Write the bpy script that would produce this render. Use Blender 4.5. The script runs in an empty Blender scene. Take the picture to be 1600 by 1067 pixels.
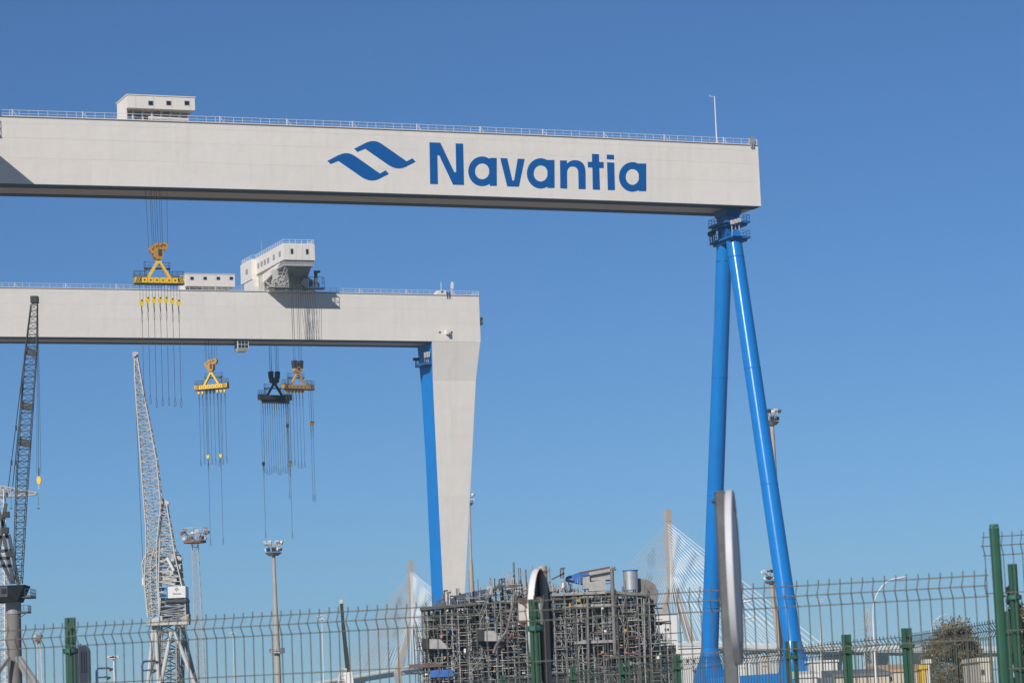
import bpy, bmesh, math, random
from mathutils import Vector, Matrix
from mathutils.geometry import tessellate_polygon
random.seed(7)
R = math.radians
SC = bpy.context.scene
COL = SC.collection

# ------------------------------------------------------------------ camera
CAM_H = 1.6
FOC = 4560.4            # focal length in pixels of a 1600 px wide frame
PITCH, ROLL = R(7.366), R(2.381)
Fv = Vector((0, math.cos(PITCH), math.sin(PITCH)))
U0 = Vector((0, -math.sin(PITCH), math.cos(PITCH)))
Rv = Vector((1, 0, 0)) * math.cos(ROLL) - U0 * math.sin(ROLL)
Uv = U0 * math.cos(ROLL) + Vector((1, 0, 0)) * math.sin(ROLL)
CAMP = Vector((0, 0, CAM_H))
cd = bpy.data.cameras.new('camera')
cam = bpy.data.objects.new('camera', cd)
COL.objects.link(cam)
cd.sensor_width = 36.0
cd.lens = FOC / 1600 * 36
cd.clip_start = 0.1
cd.clip_end = 30000
m3 = Matrix((Rv, Uv, -Fv)).transposed()
cam.matrix_world = Matrix.Translation(CAMP) @ m3.to_4x4()
cd.dof.use_dof = True
cd.dof.focus_distance = 520
cd.dof.aperture_fstop = 13
SC.camera = cam

# ------------------------------------------------------------------ sky and sun
SUN_AZ, SUN_EL = R(207), R(31.5)      # azimuth clockwise from +Y
world = bpy.data.worlds.new('World')
SC.world = world
world.use_nodes = True
nt = world.node_tree
sky = nt.nodes.new('ShaderNodeTexSky')
sky.sky_type = 'NISHITA'
sky.sun_disc = False
sky.sun_elevation = SUN_EL
sky.sun_rotation = SUN_AZ
sky.altitude = 1200
sky.air_density = 0.9
sky.dust_density = 0.0
sky.ozone_density = 10.0
bg = nt.nodes['Background']
nt.links.new(sky.outputs[0], bg.inputs[0])
bg.inputs[1].default_value = 0.079
sd = bpy.data.lights.new('sun', 'SUN')
sd.energy = 4.4
sd.angle = R(0.53)
sd.color = (1.0, 0.945, 0.87)
sun = bpy.data.objects.new('sun', sd)
COL.objects.link(sun)
SDIR = Vector((math.sin(SUN_AZ) * math.cos(SUN_EL), math.cos(SUN_AZ) * math.cos(SUN_EL), math.sin(SUN_EL)))
sun.rotation_euler = SDIR.to_track_quat('Z', 'Y').to_euler()
sun.location = (-40, -60, 80)
SC.view_settings.view_transform = 'Standard'
SC.view_settings.look = 'None'
SC.view_settings.exposure = 0.0
SC.view_settings.gamma = 1.0
SC.view_settings.use_curve_mapping = False

# ------------------------------------------------------------------ helpers
def ray(px, py):
    d = Fv + Rv * ((px - 800) / FOC) + Uv * ((533.5 - py) / FOC)
    return d
def at(px, py, Y):
    "point on the sight line of a photo position, Y metres north of the camera"
    d = ray(px, py)
    return CAMP + d * (Y / d.y)
def horizon(px):
    lo, hi = 900, 1300
    for _ in range(40):
        m = (lo + hi) / 2
        if ray(px, m).z > 0: lo = m
        else: hi = m
    return lo
def gnd(px, Y):
    p = at(px, 1100, Y); return Vector((p.x, Y, 0))
def ppm(Y): return FOC / Y

class Frame:
    "a local frame: origin on the ground, x along the crane girder"
    def __init__(s, o, rz):
        s.m = Matrix.Translation(Vector(o)) @ Matrix.Rotation(rz, 4, 'Z')
        s.i = s.m.inverted(); s.o = Vector(o); s.rz = rz
    def loc(s, px, py, w):
        c = s.i @ CAMP; d = s.i.to_3x3() @ ray(px, py)
        t = (w - c.y) / d.y
        return c + d * t
FR = {}
def perp(d):
    d = d.normalized()
    a = Vector((0, 0, 1)) if abs(d.z) < .9 else Vector((1, 0, 0))
    x = d.cross(a).normalized()
    return x, d.cross(x).normalized()
class MB:
    def __init__(s): s.v = []; s.f = []
    def add(s, vs, fs):
        n = len(s.v); s.v += [Vector(v) for v in vs]; s.f += [[i + n for i in f] for f in fs]; return s
    def hexa(s, p):      # 8 points: bottom ring 0-3, top ring 4-7
        return s.add(p, [(3,2,1,0),(4,5,6,7),(0,1,5,4),(1,2,6,5),(2,3,7,6),(3,0,4,7)])
    def box(s, x0, x1, y0, y1, z0, z1):
        return s.hexa([(x0,y0,z0),(x1,y0,z0),(x1,y1,z0),(x0,y1,z0),(x0,y0,z1),(x1,y0,z1),(x1,y1,z1),(x0,y1,z1)])
    def bar(s, a, b, w, h=None):
        a, b = Vector(a), Vector(b); h = h or w
        x, y = perp(b - a); x = x * w / 2; y = y * h / 2
        return s.hexa([a-x-y, a+x-y, a+x+y, a-x+y, b-x-y, b+x-y, b+x+y, b-x+y])
    def tube(s, a, b, r0, r1=None, n=6, caps=True):
        a, b = Vector(a), Vector(b); r1 = r0 if r1 is None else r1
        x, y = perp(b - a)
        vs = []
        for c, r in ((a, r0), (b, r1)):
            for k in range(n):
                t = 2 * math.pi * k / n
                vs.append(c + x * (r * math.cos(t)) + y * (r * math.sin(t)))
        fs = [(k, (k+1) % n, n + (k+1) % n, n + k) for k in range(n)]
        if caps: fs += [tuple(range(n))[::-1], tuple(range(n, 2*n))]
        return s.add(vs, fs)
    def path(s, pts, r, n=6):
        for a, b in zip(pts[:-1], pts[1:]): s.tube(a, b, r, n=n)
        return s
    def loft(s, rings, caps=True):
        n = len(rings[0]); vs = [v for r in rings for v in r]; fs = []
        for j in range(len(rings) - 1):
            for k in range(n):
                fs.append((j*n + k, j*n + (k+1) % n, (j+1)*n + (k+1) % n, (j+1)*n + k))
        if caps: fs += [tuple(range(n))[::-1], tuple(range((len(rings)-1)*n, len(rings)*n))]
        return s.add(vs, fs)
    def prism(s, poly, vec):
        vec = Vector(vec); poly = [Vector(p) for p in poly]
        return s.loft([poly, [p + vec for p in poly]])
    def lattice(s, L, Rr, d0, d1, n, r, rl=None, axis=Vector((0,1,0))):
        """box truss between two edge polylines given bottom to top; depth d0 -> d1 along axis"""
        rl = rl or r * .6
        def samp(pl, t):
            seg = [(pl[i+1]-pl[i]).length for i in range(len(pl)-1)]; T = t * sum(seg)
            for i, l in enumerate(seg):
                if T <= l or i == len(seg) - 1: return pl[i].lerp(pl[i+1], min(1, T / l))
                T -= l
        rows = []
        for k in range(n + 1):
            t = k / n; h = axis * ((d0 + (d1 - d0) * t) / 2)
            a, b = samp(L, t), samp(Rr, t)
            rows.append((a - h, b - h, b + h, a + h))
        for k in range(n):
            for c in range(4):
                s.tube(rows[k][c], rows[k+1][c], r, n=5, caps=False)
                e = (c + 1) % 4
                if k % 2: s.tube(rows[k][c], rows[k+1][e], rl, n=4, caps=False)
                else: s.tube(rows[k][e], rows[k+1][c], rl, n=4, caps=False)
                s.tube(rows[k+1][c], rows[k+1][e], rl, n=4, caps=False)
        return s
    def build(s, name, mat, parent=None, world=True, smooth=False):
        me = bpy.data.meshes.new(name)
        vs = s.v
        if parent is not None and world: i = FR[parent.as_pointer()]; vs = [i @ v for v in vs]
        me.from_pydata([tuple(v) for v in vs], [], [tuple(f) for f in s.f])
        bm = bmesh.new(); bm.from_mesh(me); bmesh.ops.recalc_face_normals(bm, faces=bm.faces); bm.to_mesh(me); bm.free()
        if smooth:
            for p in me.polygons: p.use_smooth = True
            try: me.set_sharp_from_angle(angle=R(40))
            except Exception: pass
        me.materials.append(mat)
        o = bpy.data.objects.new(name, me); COL.objects.link(o)
        if parent is not None:
            o.parent = parent; FR[o.as_pointer()] = FR[parent.as_pointer()]
        return o
def tag(o, label, cat, group=None):
    o['label'] = label; o['category'] = cat
    if group: o['group'] = group
    return o
def thing(name, label, cat, loc=(0,0,0), rz=0, group=None):
    o = bpy.data.objects.new(name, None); COL.objects.link(o)
    o.location = loc; o.rotation_euler = (0, 0, rz); o.empty_display_size = .5
    FR[o.as_pointer()] = (Matrix.Translation(Vector(loc)) @ Matrix.Rotation(rz, 4, 'Z')).inverted()
    return tag(o, label, cat, group)
def stuff(o): o['kind'] = 'stuff'; return o
def piece(name, me, parent, loc, rot=(0,0,0), scale=None):
    o = bpy.data.objects.new(name, me); COL.objects.link(o); o.parent = parent
    o.location = loc; o.rotation_euler = rot
    if scale: o.scale = scale
    return o
def mesh_of(mb, name, mat):
    o = mb.build(name, mat); me = o.data; bpy.data.objects.remove(o); return me

def mat(name, col, rough=.6, metal=0, var=.06, scale=1.5, bump=0, bscale=8, rnd=0, spec=.5, dirt=None, dscale=.3, damt=.4, streak=False, coat=0):
    m = bpy.data.materials.new(name); m.use_nodes = True
    t = m.node_tree; N = t.nodes; L = t.links; b = N['Principled BSDF']
    b.inputs['Roughness'].default_value = rough; b.inputs['Metallic'].default_value = metal
    b.inputs['Specular IOR Level'].default_value = spec
    b.inputs['Coat Weight'].default_value = coat
    tc = N.new('ShaderNodeTexCoord')
    no = N.new('ShaderNodeTexNoise'); no.inputs['Scale'].default_value = scale; no.inputs['Detail'].default_value = 6
    L.new(tc.outputs['Object'], no.inputs['Vector'])
    mr = N.new('ShaderNodeMapRange'); mr.inputs[1].default_value = .25; mr.inputs[2].default_value = .75
    mr.inputs[3].default_value = 1 - var; mr.inputs[4].default_value = 1 + var
    L.new(no.outputs['Fac'], mr.inputs[0])
    val = mr.outputs[0]
    if rnd:
        oi = N.new('ShaderNodeObjectInfo'); m2 = N.new('ShaderNodeMapRange')
        m2.inputs[3].default_value = 1 - rnd; m2.inputs[4].default_value = 1 + rnd
        L.new(oi.outputs['Random'], m2.inputs[0])
        mm = N.new('ShaderNodeMath'); mm.operation = 'MULTIPLY'
        L.new(val, mm.inputs[0]); L.new(m2.outputs[0], mm.inputs[1]); val = mm.outputs[0]
    mx = N.new('ShaderNodeVectorMath'); mx.operation = 'SCALE'; mx.inputs[0].default_value = col
    L.new(val, mx.inputs['Scale'])
    out = mx.outputs[0]
    if dirt:
        n2 = N.new('ShaderNodeTexNoise'); n2.inputs['Scale'].default_value = dscale; n2.inputs['Detail'].default_value = 8
        n2.inputs['Roughness'].default_value = .65
        if streak:
            mp = N.new('ShaderNodeMapping'); mp.inputs['Scale'].default_value = (1, 1, .06)
            L.new(tc.outputs['Object'], mp.inputs[0]); L.new(mp.outputs[0], n2.inputs['Vector'])
        else: L.new(tc.outputs['Object'], n2.inputs['Vector'])
        m3_ = N.new('ShaderNodeMapRange'); m3_.inputs[1].default_value = .5; m3_.inputs[2].default_value = .8; m3_.inputs[4].default_value = damt
        L.new(n2.outputs['Fac'], m3_.inputs[0])
        mi = N.new('ShaderNodeMix'); mi.data_type = 'RGBA'; mi.inputs[7].default_value = (*dirt, 1)
        L.new(m3_.outputs[0], mi.inputs[0]); L.new(out, mi.inputs[6]); out = mi.outputs[2]
    L.new(out, b.inputs['Base Color'])
    if bump:
        n3 = N.new('ShaderNodeTexNoise'); n3.inputs['Scale'].default_value = bscale; n3.inputs['Detail'].default_value = 3
        L.new(tc.outputs['Object'], n3.inputs['Vector'])
        bp = N.new('ShaderNodeBump'); bp.inputs['Strength'].default_value = .6; bp.inputs['Distance'].default_value = bump
        L.new(n3.outputs['Fac'], bp.inputs['Height']); L.new(bp.outputs[0], b.inputs['Normal'])
    return m
M = dict(
    white=mat('girder_paint', (.745,.70,.64), .6, var=.025, scale=.25, rnd=.018, bump=.14, bscale=.30, dirt=(.50,.45,.39), dscale=.55, damt=.24, streak=True, spec=.35),
    white2=mat('house_paint', (.76,.715,.65), .55, var=.03, scale=.6, dirt=(.5,.46,.4), dscale=.5, damt=.15, streak=True),
    seam=mat('seam_steel', (.42,.40,.38), .7),
    flange=mat('flange_steel', (.20,.17,.14), .7, var=.2),
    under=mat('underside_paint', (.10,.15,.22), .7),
    rail=mat('rail_galvanised', (.72,.72,.72), .5, metal=0),
    blue=mat('leg_blue', (.008,.19,.56), .2, var=.06, scale=.2, dirt=(.02,.14,.42), dscale=.3, damt=.5, spec=.5, bump=.012, bscale=.8),
    legblue=mat('panel_blue', (.008,.225,.66), .5, var=.05, scale=.2, dirt=(.02,.14,.42), dscale=.3, damt=.4),
    bluedark=mat('head_blue', (.016,.12,.36), .4, var=.1),
    letter=mat('lettering_blue', (.003,.095,.33), .7, var=.03, spec=.2),
    glass=mat('dark_glass', (.015,.018,.02), .12, spec=.6),
    steel=mat('grey_steel', (.32,.32,.32), .55, metal=.2, var=.15),
    dsteel=mat('dark_steel', (.06,.062,.068), .6, metal=.1, var=.25, scale=3),
    rope=mat('rope_steel', (.055,.052,.05), .6, metal=.2),
    yellow=mat('spreader_yellow', (.88,.55,.045), .5, var=.08, dirt=(.40,.22,.05), dscale=2, damt=.4),
    ochre=mat('block_ochre', (.50,.26,.04), .55, var=.15, dirt=(.10,.06,.03), dscale=1.5, damt=.7),
    tan=mat('spreader_tan', (.55,.33,.10), .55, var=.1, dirt=(.15,.1,.06), dscale=2, damt=.5),
    black=mat('black_paint', (.02,.02,.02), .6),
    hyel=mat('hook_yellow', (.85,.58,.02), .45, var=.05),
    lgrey=mat('crane_grey', (.52,.51,.48), .6, var=.12, scale=.8, dirt=(.25,.17,.10), dscale=.8, damt=.5),
    conc=mat('concrete', (.47,.385,.31), .85, var=.12, scale=.15, dirt=(.25,.2,.16), dscale=.3, damt=.5, streak=True),
    mast=mat('mast_concrete', (.42,.36,.30), .8, var=.1, scale=.5, dirt=(.24,.18,.14), dscale=.5, damt=.5, streak=True),
    rust=mat('rusty_steel', (.22,.13,.09), .75, var=.3, scale=2),
    cable=mat('cable_sheath', (.80,.80,.78), .5, var=.02),
    deck=mat('bridge_deck', (.52,.50,.46), .8, var=.1, scale=.05),
    lampw=mat('lamp_white', (.72,.71,.68), .5, var=.04),
    green=mat('post_green', (.018,.085,.050), .45, var=.15, scale=12, dirt=(.035,.06,.04), dscale=9, damt=.6),
    ring=mat('clamp_green', (.03,.13,.11), .5, var=.1, scale=15),
    wire=mat('fence_wire', (.125,.12,.095), .5, metal=.1, var=.25, scale=30, dirt=(.02,.07,.045), dscale=18, damt=.8),
    fwire=mat('far_fence_wire', (.06,.085,.07), .6, var=.2),
    galv=mat('galvanised', (.115,.125,.13), .6, metal=.0, var=.25, scale=14, dirt=(.2,.21,.21), dscale=30, damt=.3),
    signg=mat('sign_edge', (.56,.56,.58), .55, var=.08, scale=8),
    signw=mat('sign_rim', (.62,.63,.66), .5, var=.05, scale=8),
    signd=mat('sign_back_shade', (.10,.105,.115), .6, var=.12, scale=6),  # dark back; shade inside the rim is put into this colour too
    red=mat('sign_red', (.42,.16,.17), .5, var=.06, scale=8),
    signf=mat('sign_face', (.56,.52,.54), .5, var=.05, scale=8),
    rustb=mat('bracket_rust', (.13,.06,.045), .75, var=.3, scale=25),
    bin=mat('casing_blue', (.022,.035,.06), .4, var=.15, scale=15, dirt=(.05,.06,.08), dscale=12, damt=.5),
    bluet=mat('tube_blue', (.02,.05,.16), .4, var=.1, scale=10),
)
Z = Vector((0, 0, 1))
def railing(mb, pts, h=1.1, sp=1.55, r=.032, mid=True, toe=True):
    for a, b in zip(pts[:-1], pts[1:]):
        a, b = Vector(a), Vector(b); n = max(1, round((b - a).length / sp))
        for k in range(n + 1):
            p = a.lerp(b, k / n); mb.bar(p, p + Z*h, r*1.7)
        mb.bar(a + Z*h, b + Z*h, r*2)
        if mid: mb.bar(a + Z*h*.5, b + Z*h*.5, r*1.6)
        if toe: mb.bar(a + Z*.1, b + Z*.1, r, .16)
    return mb
def flat(polys, fn, back, front, name, mt, parent, world=False):
    """plate with outline (and holes): polys in 2D; fn maps (x,y,depth)->point"""
    mb = MB(); flatp = [p for pl in polys for p in pl]
    tri = tessellate_polygon([[Vector((x, y, 0)) for x, y in pl] for pl in polys])
    n = len(flatp)
    vs = [fn(x, y, front) for x, y in flatp] + [fn(x, y, back) for x, y in flatp]
    fs = [tuple(t) for t in tri] + [tuple(i + n for i in t)[::-1] for t in tri]
    k = 0
    for pl in polys:
        m = len(pl)
        for i in range(m):
            a, b = k + i, k + (i + 1) % m
            fs.append((a, b, b + n, a + n))
        k += m
    mb.add(vs, fs)
    return mb.build(name, mt, parent, world=world)

# ------------------------------------------------------------------ ground
def sheet(name, x0, x1, y0, y1, z, mt):
    o = MB().add([(x0,y0,z),(x1,y0,z),(x1,y1,z),(x0,y1,z)], [(0,1,2,3)]).build(name, mt); o['kind'] = 'structure'; return o
sheet('ground', -5000, 5000, -600, 5000, 0, mat('yard_ground', (.19,.145,.10), .9, var=.25, scale=.02, dirt=(.06,.06,.06), dscale=.05, damt=.6))
sheet('water', -4900, 4900, 1150, 4900, .004, mat('bay_water', (.03,.06,.08), .15, var=.1, scale=.01, bump=.3, bscale=.2))
sheet('pavement', -30, 30, 4, 13, .004, mat('pavement_concrete', (.26,.25,.23), .9, var=.15, scale=2))

# ------------------------------------------------------------------ gantry cranes
RZ = R(90 - 68.0344)
TOP, HG, WG = 104.836 + CAM_H, 11.5, 11.2
BOT = TOP - HG
F1 = Frame((47.637, 539.745, 0), RZ)
F2 = Frame((-7.787, 720.547, 0), RZ)
def camb(s, c): q = -s / 150; return c * 4 * q * (1 - q)

def girder(root, c, L, plate_from):
    "hollow box girder with plated front; x from -L to 0"
    mb = MB(); rings = []
    n = 34
    for k in range(n + 1):
        s = -L + L * k / n; z = camb(s, c)
        rings.append([(s,-.010,BOT+z+.02),(s,WG,BOT+z+.02),(s,WG,TOP+z),(s,-.010,TOP+z)])
    mb.loft(rings)
    g = mb.build('girder', M['white'], root, world=False)
    # plates on the front face
    zf = [0, .39, .69, .91, 1.0]
    cols = []
    s = 0.0
    while s > -L + 1:
        w = 14.2; cols.append((max(s - w, -L), s)); s -= w
    for s0, s1 in cols:
        for a, b in zip(zf[:-1], zf[1:]):
            y0 = -.03 + random.random() * .006; y1 = -.012
            z00, z01 = BOT + HG*a + camb(s0, c), BOT + HG*a + camb(s1, c)
            z10, z11 = BOT + HG*b + camb(s0, c), BOT + HG*b + camb(s1, c)
            e = .012
            MB().hexa([(s0+e,y0,z00+e),(s1-e,y0,z01+e),(s1-e,y1,z01+e),(s0+e,y1,z00+e),
                       (s0+e,y0,z10-e),(s1-e,y0,z11-e),(s1-e,y1,z11-e),(s0+e,y1,z10-e)]).build('plate', M['white'], g, world=False)
    fl = MB(); fl2 = MB(); un = MB(); un2 = MB()
    for k in range(n):
        s0 = -L + L*k/n; s1 = -L + L*(k+1)/n; a, b = camb(s0, c), camb(s1, c)
        def slab(m, y0, y1, z0, z1):
            m.hexa([(s0,y0,z0+a),(s1,y0,z0+b),(s1,y1,z0+b),(s0,y1,z0+a),(s0,y0,z1+a),(s1,y0,z1+b),(s1,y1,z1+b),(s0,y1,z1+a)])
        slab(fl, -.16, .9, TOP+.004, TOP+.13); slab(fl2, WG-.9, WG+.16, TOP+.004, TOP+.13)
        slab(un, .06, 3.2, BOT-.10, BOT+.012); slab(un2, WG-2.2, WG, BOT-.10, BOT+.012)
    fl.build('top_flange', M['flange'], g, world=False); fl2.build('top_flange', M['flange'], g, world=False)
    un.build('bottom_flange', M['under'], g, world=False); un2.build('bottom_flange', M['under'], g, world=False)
    rl = MB()
    for y in (.1, WG - .1):
        pts = []
        for k in range(n + 1):
            s = -L + L*k/n; pts.append((s, y, TOP + .13 + camb(s, c)))
        railing(rl, pts, h=1.12)
    railing(rl, [(-.1,.1,TOP+.13),(-.1,WG-.1,TOP+.13)])
    for k in range(int(L / 12)):            # braced gate posts
        s = -7 - k*12.2; z = TOP + .13 + camb(s, c)
        rl.bar((s,.1,z),(s,.1,z+1.25),.13); rl.bar((s,.1,z+1.1),(s+.9,.1,z),.07)
    rl.build('railing', M['rail'], g, world=False)
    return g

def ellipse(cx, cy, rx, ry, a0, a1, n):
    return [(cx + rx*math.cos(R(a0+(a1-a0)*k/n)), cy - ry*math.sin(R(a0+(a1-a0)*k/n))) for k in range(n+1)]
def glyph_a(cx, cy, rx, ry, irx, iry, x0, x1, t, b):
    ao = math.degrees(math.acos(min(1, (x0-cx)/rx))); 
    o = ellipse(cx, cy, rx, ry, ao, 360-ao, 36) + [(x0+.5, b), (x1+1, b), (x1, t), (x0, t)]
    ai = math.degrees(math.acos(min(.98, (x0-cx)/irx))) if irx > x0-cx else 12
    h = ellipse(cx, cy, irx, iry, ai, 360-ai, 28)
    return [o, h]
def z2(pl): return [(480 + x*.225, 180 + y*.225) for x, y in pl]
def z3(pl): return [(800 + x*.2625, 140 + y*.2625) for x, y in pl]
def arc3(a, b, c, n=8):      # quadratic bezier
    return [((1-t)**2*a[0]+2*t*(1-t)*b[0]+t*t*c[0], (1-t)**2*a[1]+2*t*(1-t)*b[1]+t*t*c[1]) for t in [k/n for k in range(n+1)]]
WAVE = [(325,235),(400,196)] + arc3((408,193),(466,165),(520,203)) + [(690,322),(730,300),(752,325)] + arc3((684,360),(624,388),(560,345)) + [(402,235),(348,257)]
LOGO = [z2(WAVE), z2([(x-186, y+84) for x, y in WAVE])]
LETTERS = [
    [z2([(848,190),(924,193),(1020,397),(1034,397),(1030,198),(1082,199),(1088,486),(1012,484),(916,280),(903,280),(907,480),(853,479)])],
    [z2(p) for p in glyph_a(1214,391,96,103,50,55,1267,1315,298,492)],
    [z2([(1340,299),(1388,301),(1424,455),(1436,455),(1461,303),(1509,306),(1470,498),(1388,496)])],
    [z3(p) for p in glyph_a(170,500,82,90,42,48,210,252,420,587)],
    [z3([(285,423),(326,423),(326,443)] + arc3((330,438),(350,421),(372,421)) + arc3((376,421),(436,424),(437,492)) + [(438,594),(396,593)] + arc3((394,500),(394,459),(358,459)) + arc3((354,459),(328,462),(327,500)) + [(328,591),(287,589)])],
    [z3([(475,384),(517,386),(518,432),(545,433),(545,469),(519,468),(523,598),(480,596),(478,466),(451,464),(450,431),(476,431)])],
    [z3([(565,434),(608,436),(612,600),(570,599)])],
    [z3([(563,388),(606,390),(607,418),(564,416)])],
    [z3(p) for p in glyph_a(716,521,80,88,40,47,754,798,441,606)],
]

# ---- near crane
c1 = thing('gantry_crane', 'white gantry crane lettered in blue, standing on a blue tubular A-frame leg', 'gantry crane', F1.o, RZ)
g1 = girder(c1, .345, 168, 0)
def on1(x, y, w):
    p = F1.loc(x, y, 0.0); return (p.x, w, p.z)
for pl in LOGO: flat([pl], on1, -.034, -.062, 'emblem', M['letter'], g1)
for pls in LETTERS: flat(pls, on1, -.034, -.062, 'letter', M['letter'], g1)
# end trim, wind mast and end floodlight
MB().box(-.28,.06,-.05,-.034,BOT+.02,TOP-.02).build('end_trim', M['white2'], g1, world=False)
p = F1.loc(1120,222,.6); q = F1.loc(1116,151,.6)
mm = MB().tube((p.x,.6,p.z-1),(p.x,.6,q.z),.13,.09,n=8); mm.tube((p.x,.6,q.z-.05),(p.x-.9,.6,q.z-.02),.05); mm.tube((p.x-.9,.6,q.z-.1),(p.x-.95,.6,q.z+.3),.045)
mm.build('wind_mast', M['rail'], c1, world=False)
fb = MB().box(-1.6,-.7,-.3,.5,TOP+.5,TOP+1.5).box(-1.5,-1.3,-.34,-.1,TOP-.5,TOP+.5).box(-1.0,-.85,-.34,-.1,TOP-.5,TOP+.5)
fb.build('end_floodlight', M['steel'], c1, world=False)

# ---- A-frame leg of the near crane
def tubular_leg(root, F, sC):
    wc = WG / 2; zt = BOT
    pl1 = F1.loc(1132,345,2.3) if F is F1 else None
    zU, zL = BOT - 2.55, BOT - 5.55      # platform heights
    head = MB()
    def sq(h, z, dx=0): return [(sC-h[0]+dx,wc-h[1],z),(sC+h[0]+dx,wc-h[1],z),(sC+h[0]+dx,wc+h[1],z),(sC-h[0]+dx,wc+h[1],z)]
    head.loft([sq((1.7,2.9),zt-.11), sq((1.35,2.2),zt-1.3), sq((1.25,1.9),zU-.3), sq((1.3,2.0),zL+.1)])
    head.build('leg_head', M['bluedark'], root, world=False)
    for z, (x0,x1,y0,y1), f in ((zU,(-2.3,2.9,2.0,9.6),1),(zL,(-1.9,2.6,1.6,10.2),0)):
        pf = MB().box(sC+x0,sC+x1,y0,y1,z-.28,z); pf.box(sC+x0+.5,sC+x1-.5,y0+.5,y1-.5,z-.75,z-.284)
        po = pf.build('platform', M['bluedark'], root, world=False)
        rr = MB(); railing(rr, [(sC+x0+.1,y0+.1,z+.004),(sC+x1-.1,y0+.1,z+.004),(sC+x1-.1,y1-.1,z+.004),(sC+x0+.1,y1-.1,z+.004),(sC+x0+.1,y0+.1,z+.004)], h=1.25, sp=1.3, r=.035)
        rr.build('platform_railing', M['bluedark'], po, world=False)
    # floodlights
    for k in range(3):
        MB().box(sC-2.9+k*.12,sC-2.2+k*.12,8.0+k*1.0-1.5,8.7+k*1.0-1.5,zL+1.25,zL+2.0).bar((sC-2.4,8.3+k-1.5,zL+.0),(sC-2.4,8.3+k-1.5,zL+1.3),.15).build('floodlight', M['dsteel'], root, world=False)
    for k in range(3):
        MB().box(sC-1.6+k*.75,sC-1.0+k*.75,.9+.1*k,1.5,zL+2.2+k*.22,zL+2.95+k*.22).bar((sC-1.3+k*.75,1.5,zL+.0),(sC-1.3+k*.75,1.5,zL+2.4),.14).build('floodlight', M['lgrey'], root, world=False)
    # hinge housing
    hs = MB().prism([(sC-.6+.75*math.cos(R(a)),1.0,zL+.55+.75*math.sin(R(a))) for a in range(0,181,20)]+[(sC-1.35,1.0,zL+.004),(sC+.15,1.0,zL+.004)],(0,.9,0))
    hs.build('hinge_housing', M['blue'], root, world=False)
    n = 40
    for sg in (-1, 1):
        top = Vector((sC, wc + sg*1.95, zL - .3)); bot = Vector((sC, wc + sg*17.2, 13.5))
        d = (bot - top)
        lg = MB(); rings = []
        for t in (0, .25, .5, .75, 1):
            c = top + d*t; r = 1.5 + .17*t
            rings.append([(c.x + r*math.cos(2*math.pi*k/n), c.y + r*math.sin(2*math.pi*k/n), c.z) for k in range(n)])
        lg.loft(rings)
        lo = lg.build('leg', M['blue'], root, world=False, smooth=True)
        for t in (.045, .33, .62, .9):
            c = top + d*t; r = 1.5+.17*t
            rg = MB().loft([[(c.x + (r+e)*math.cos(2*math.pi*k/n), c.y + (r+e)*math.sin(2*math.pi*k/n), c.z+h) for k in range(n)] for e, h in ((.0,-.12),(.05,-.1),(.05,.1),(.0,.12))], caps=False)
            rg.build('weld_ring', M['bluedark'] if t < .1 else M['blue'], lo, world=False, smooth=True)
        ft = MB(); rings = []
        for z, a, hx, hy in ((13.52,1,1.68,1.68),(11,.6,1.9,1.9),(8.0,.15,2.2,2.9),(5.6,0,2.3,3.1)):
            cy = bot.y - sg*0.0 + d.y/d.z*(z-13.5)*.6; ring = []
            for k in range(n):
                th = 2*math.pi*k/n; cx_, cy_ = math.cos(th), math.sin(th); q = max(abs(cx_), abs(cy_))
                e = a + (1-a)/q
                ring.append((sC + hx*cx_*e, cy + hy*cy_*e, z))
            rings.append(ring)
        ft.loft(rings).build('leg_foot', M['blue'], root, world=False, smooth=True)
        yb = bot.y + sg*1.0
        bg_ = MB().box(sC-1.6,sC+1.6,yb-4.2,yb+4.2,2.6,4.2)
        bo = bg_.box(sC-1.1,sC+1.1,yb-1.2,yb+1.2,4.15,5.62).build('bogie', M['bluedark'], root, world=False)
        for k in range(4):
            y = yb - 3.3 + k*2.2
            MB().tube((sC-.5,y,1.0),(sC+.5,y,1.0),1.0,n=16).build('bogie_wheel', M['dsteel'], bo, world=False)
            MB().box(sC-.9,sC+.9,y-.35,y+.35,1.0,2.62).build('axle_box', M['bluedark'], bo, world=False)
    MB().box(sC-1.1,sC+1.1,wc-15.6,wc+15.6,5.9,7.9).build('sill_beam', M['legblue'], root, world=False)
SC1 = F1.loc(1137,335,5.6).x
tubular_leg(c1, F1, SC1)

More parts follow.
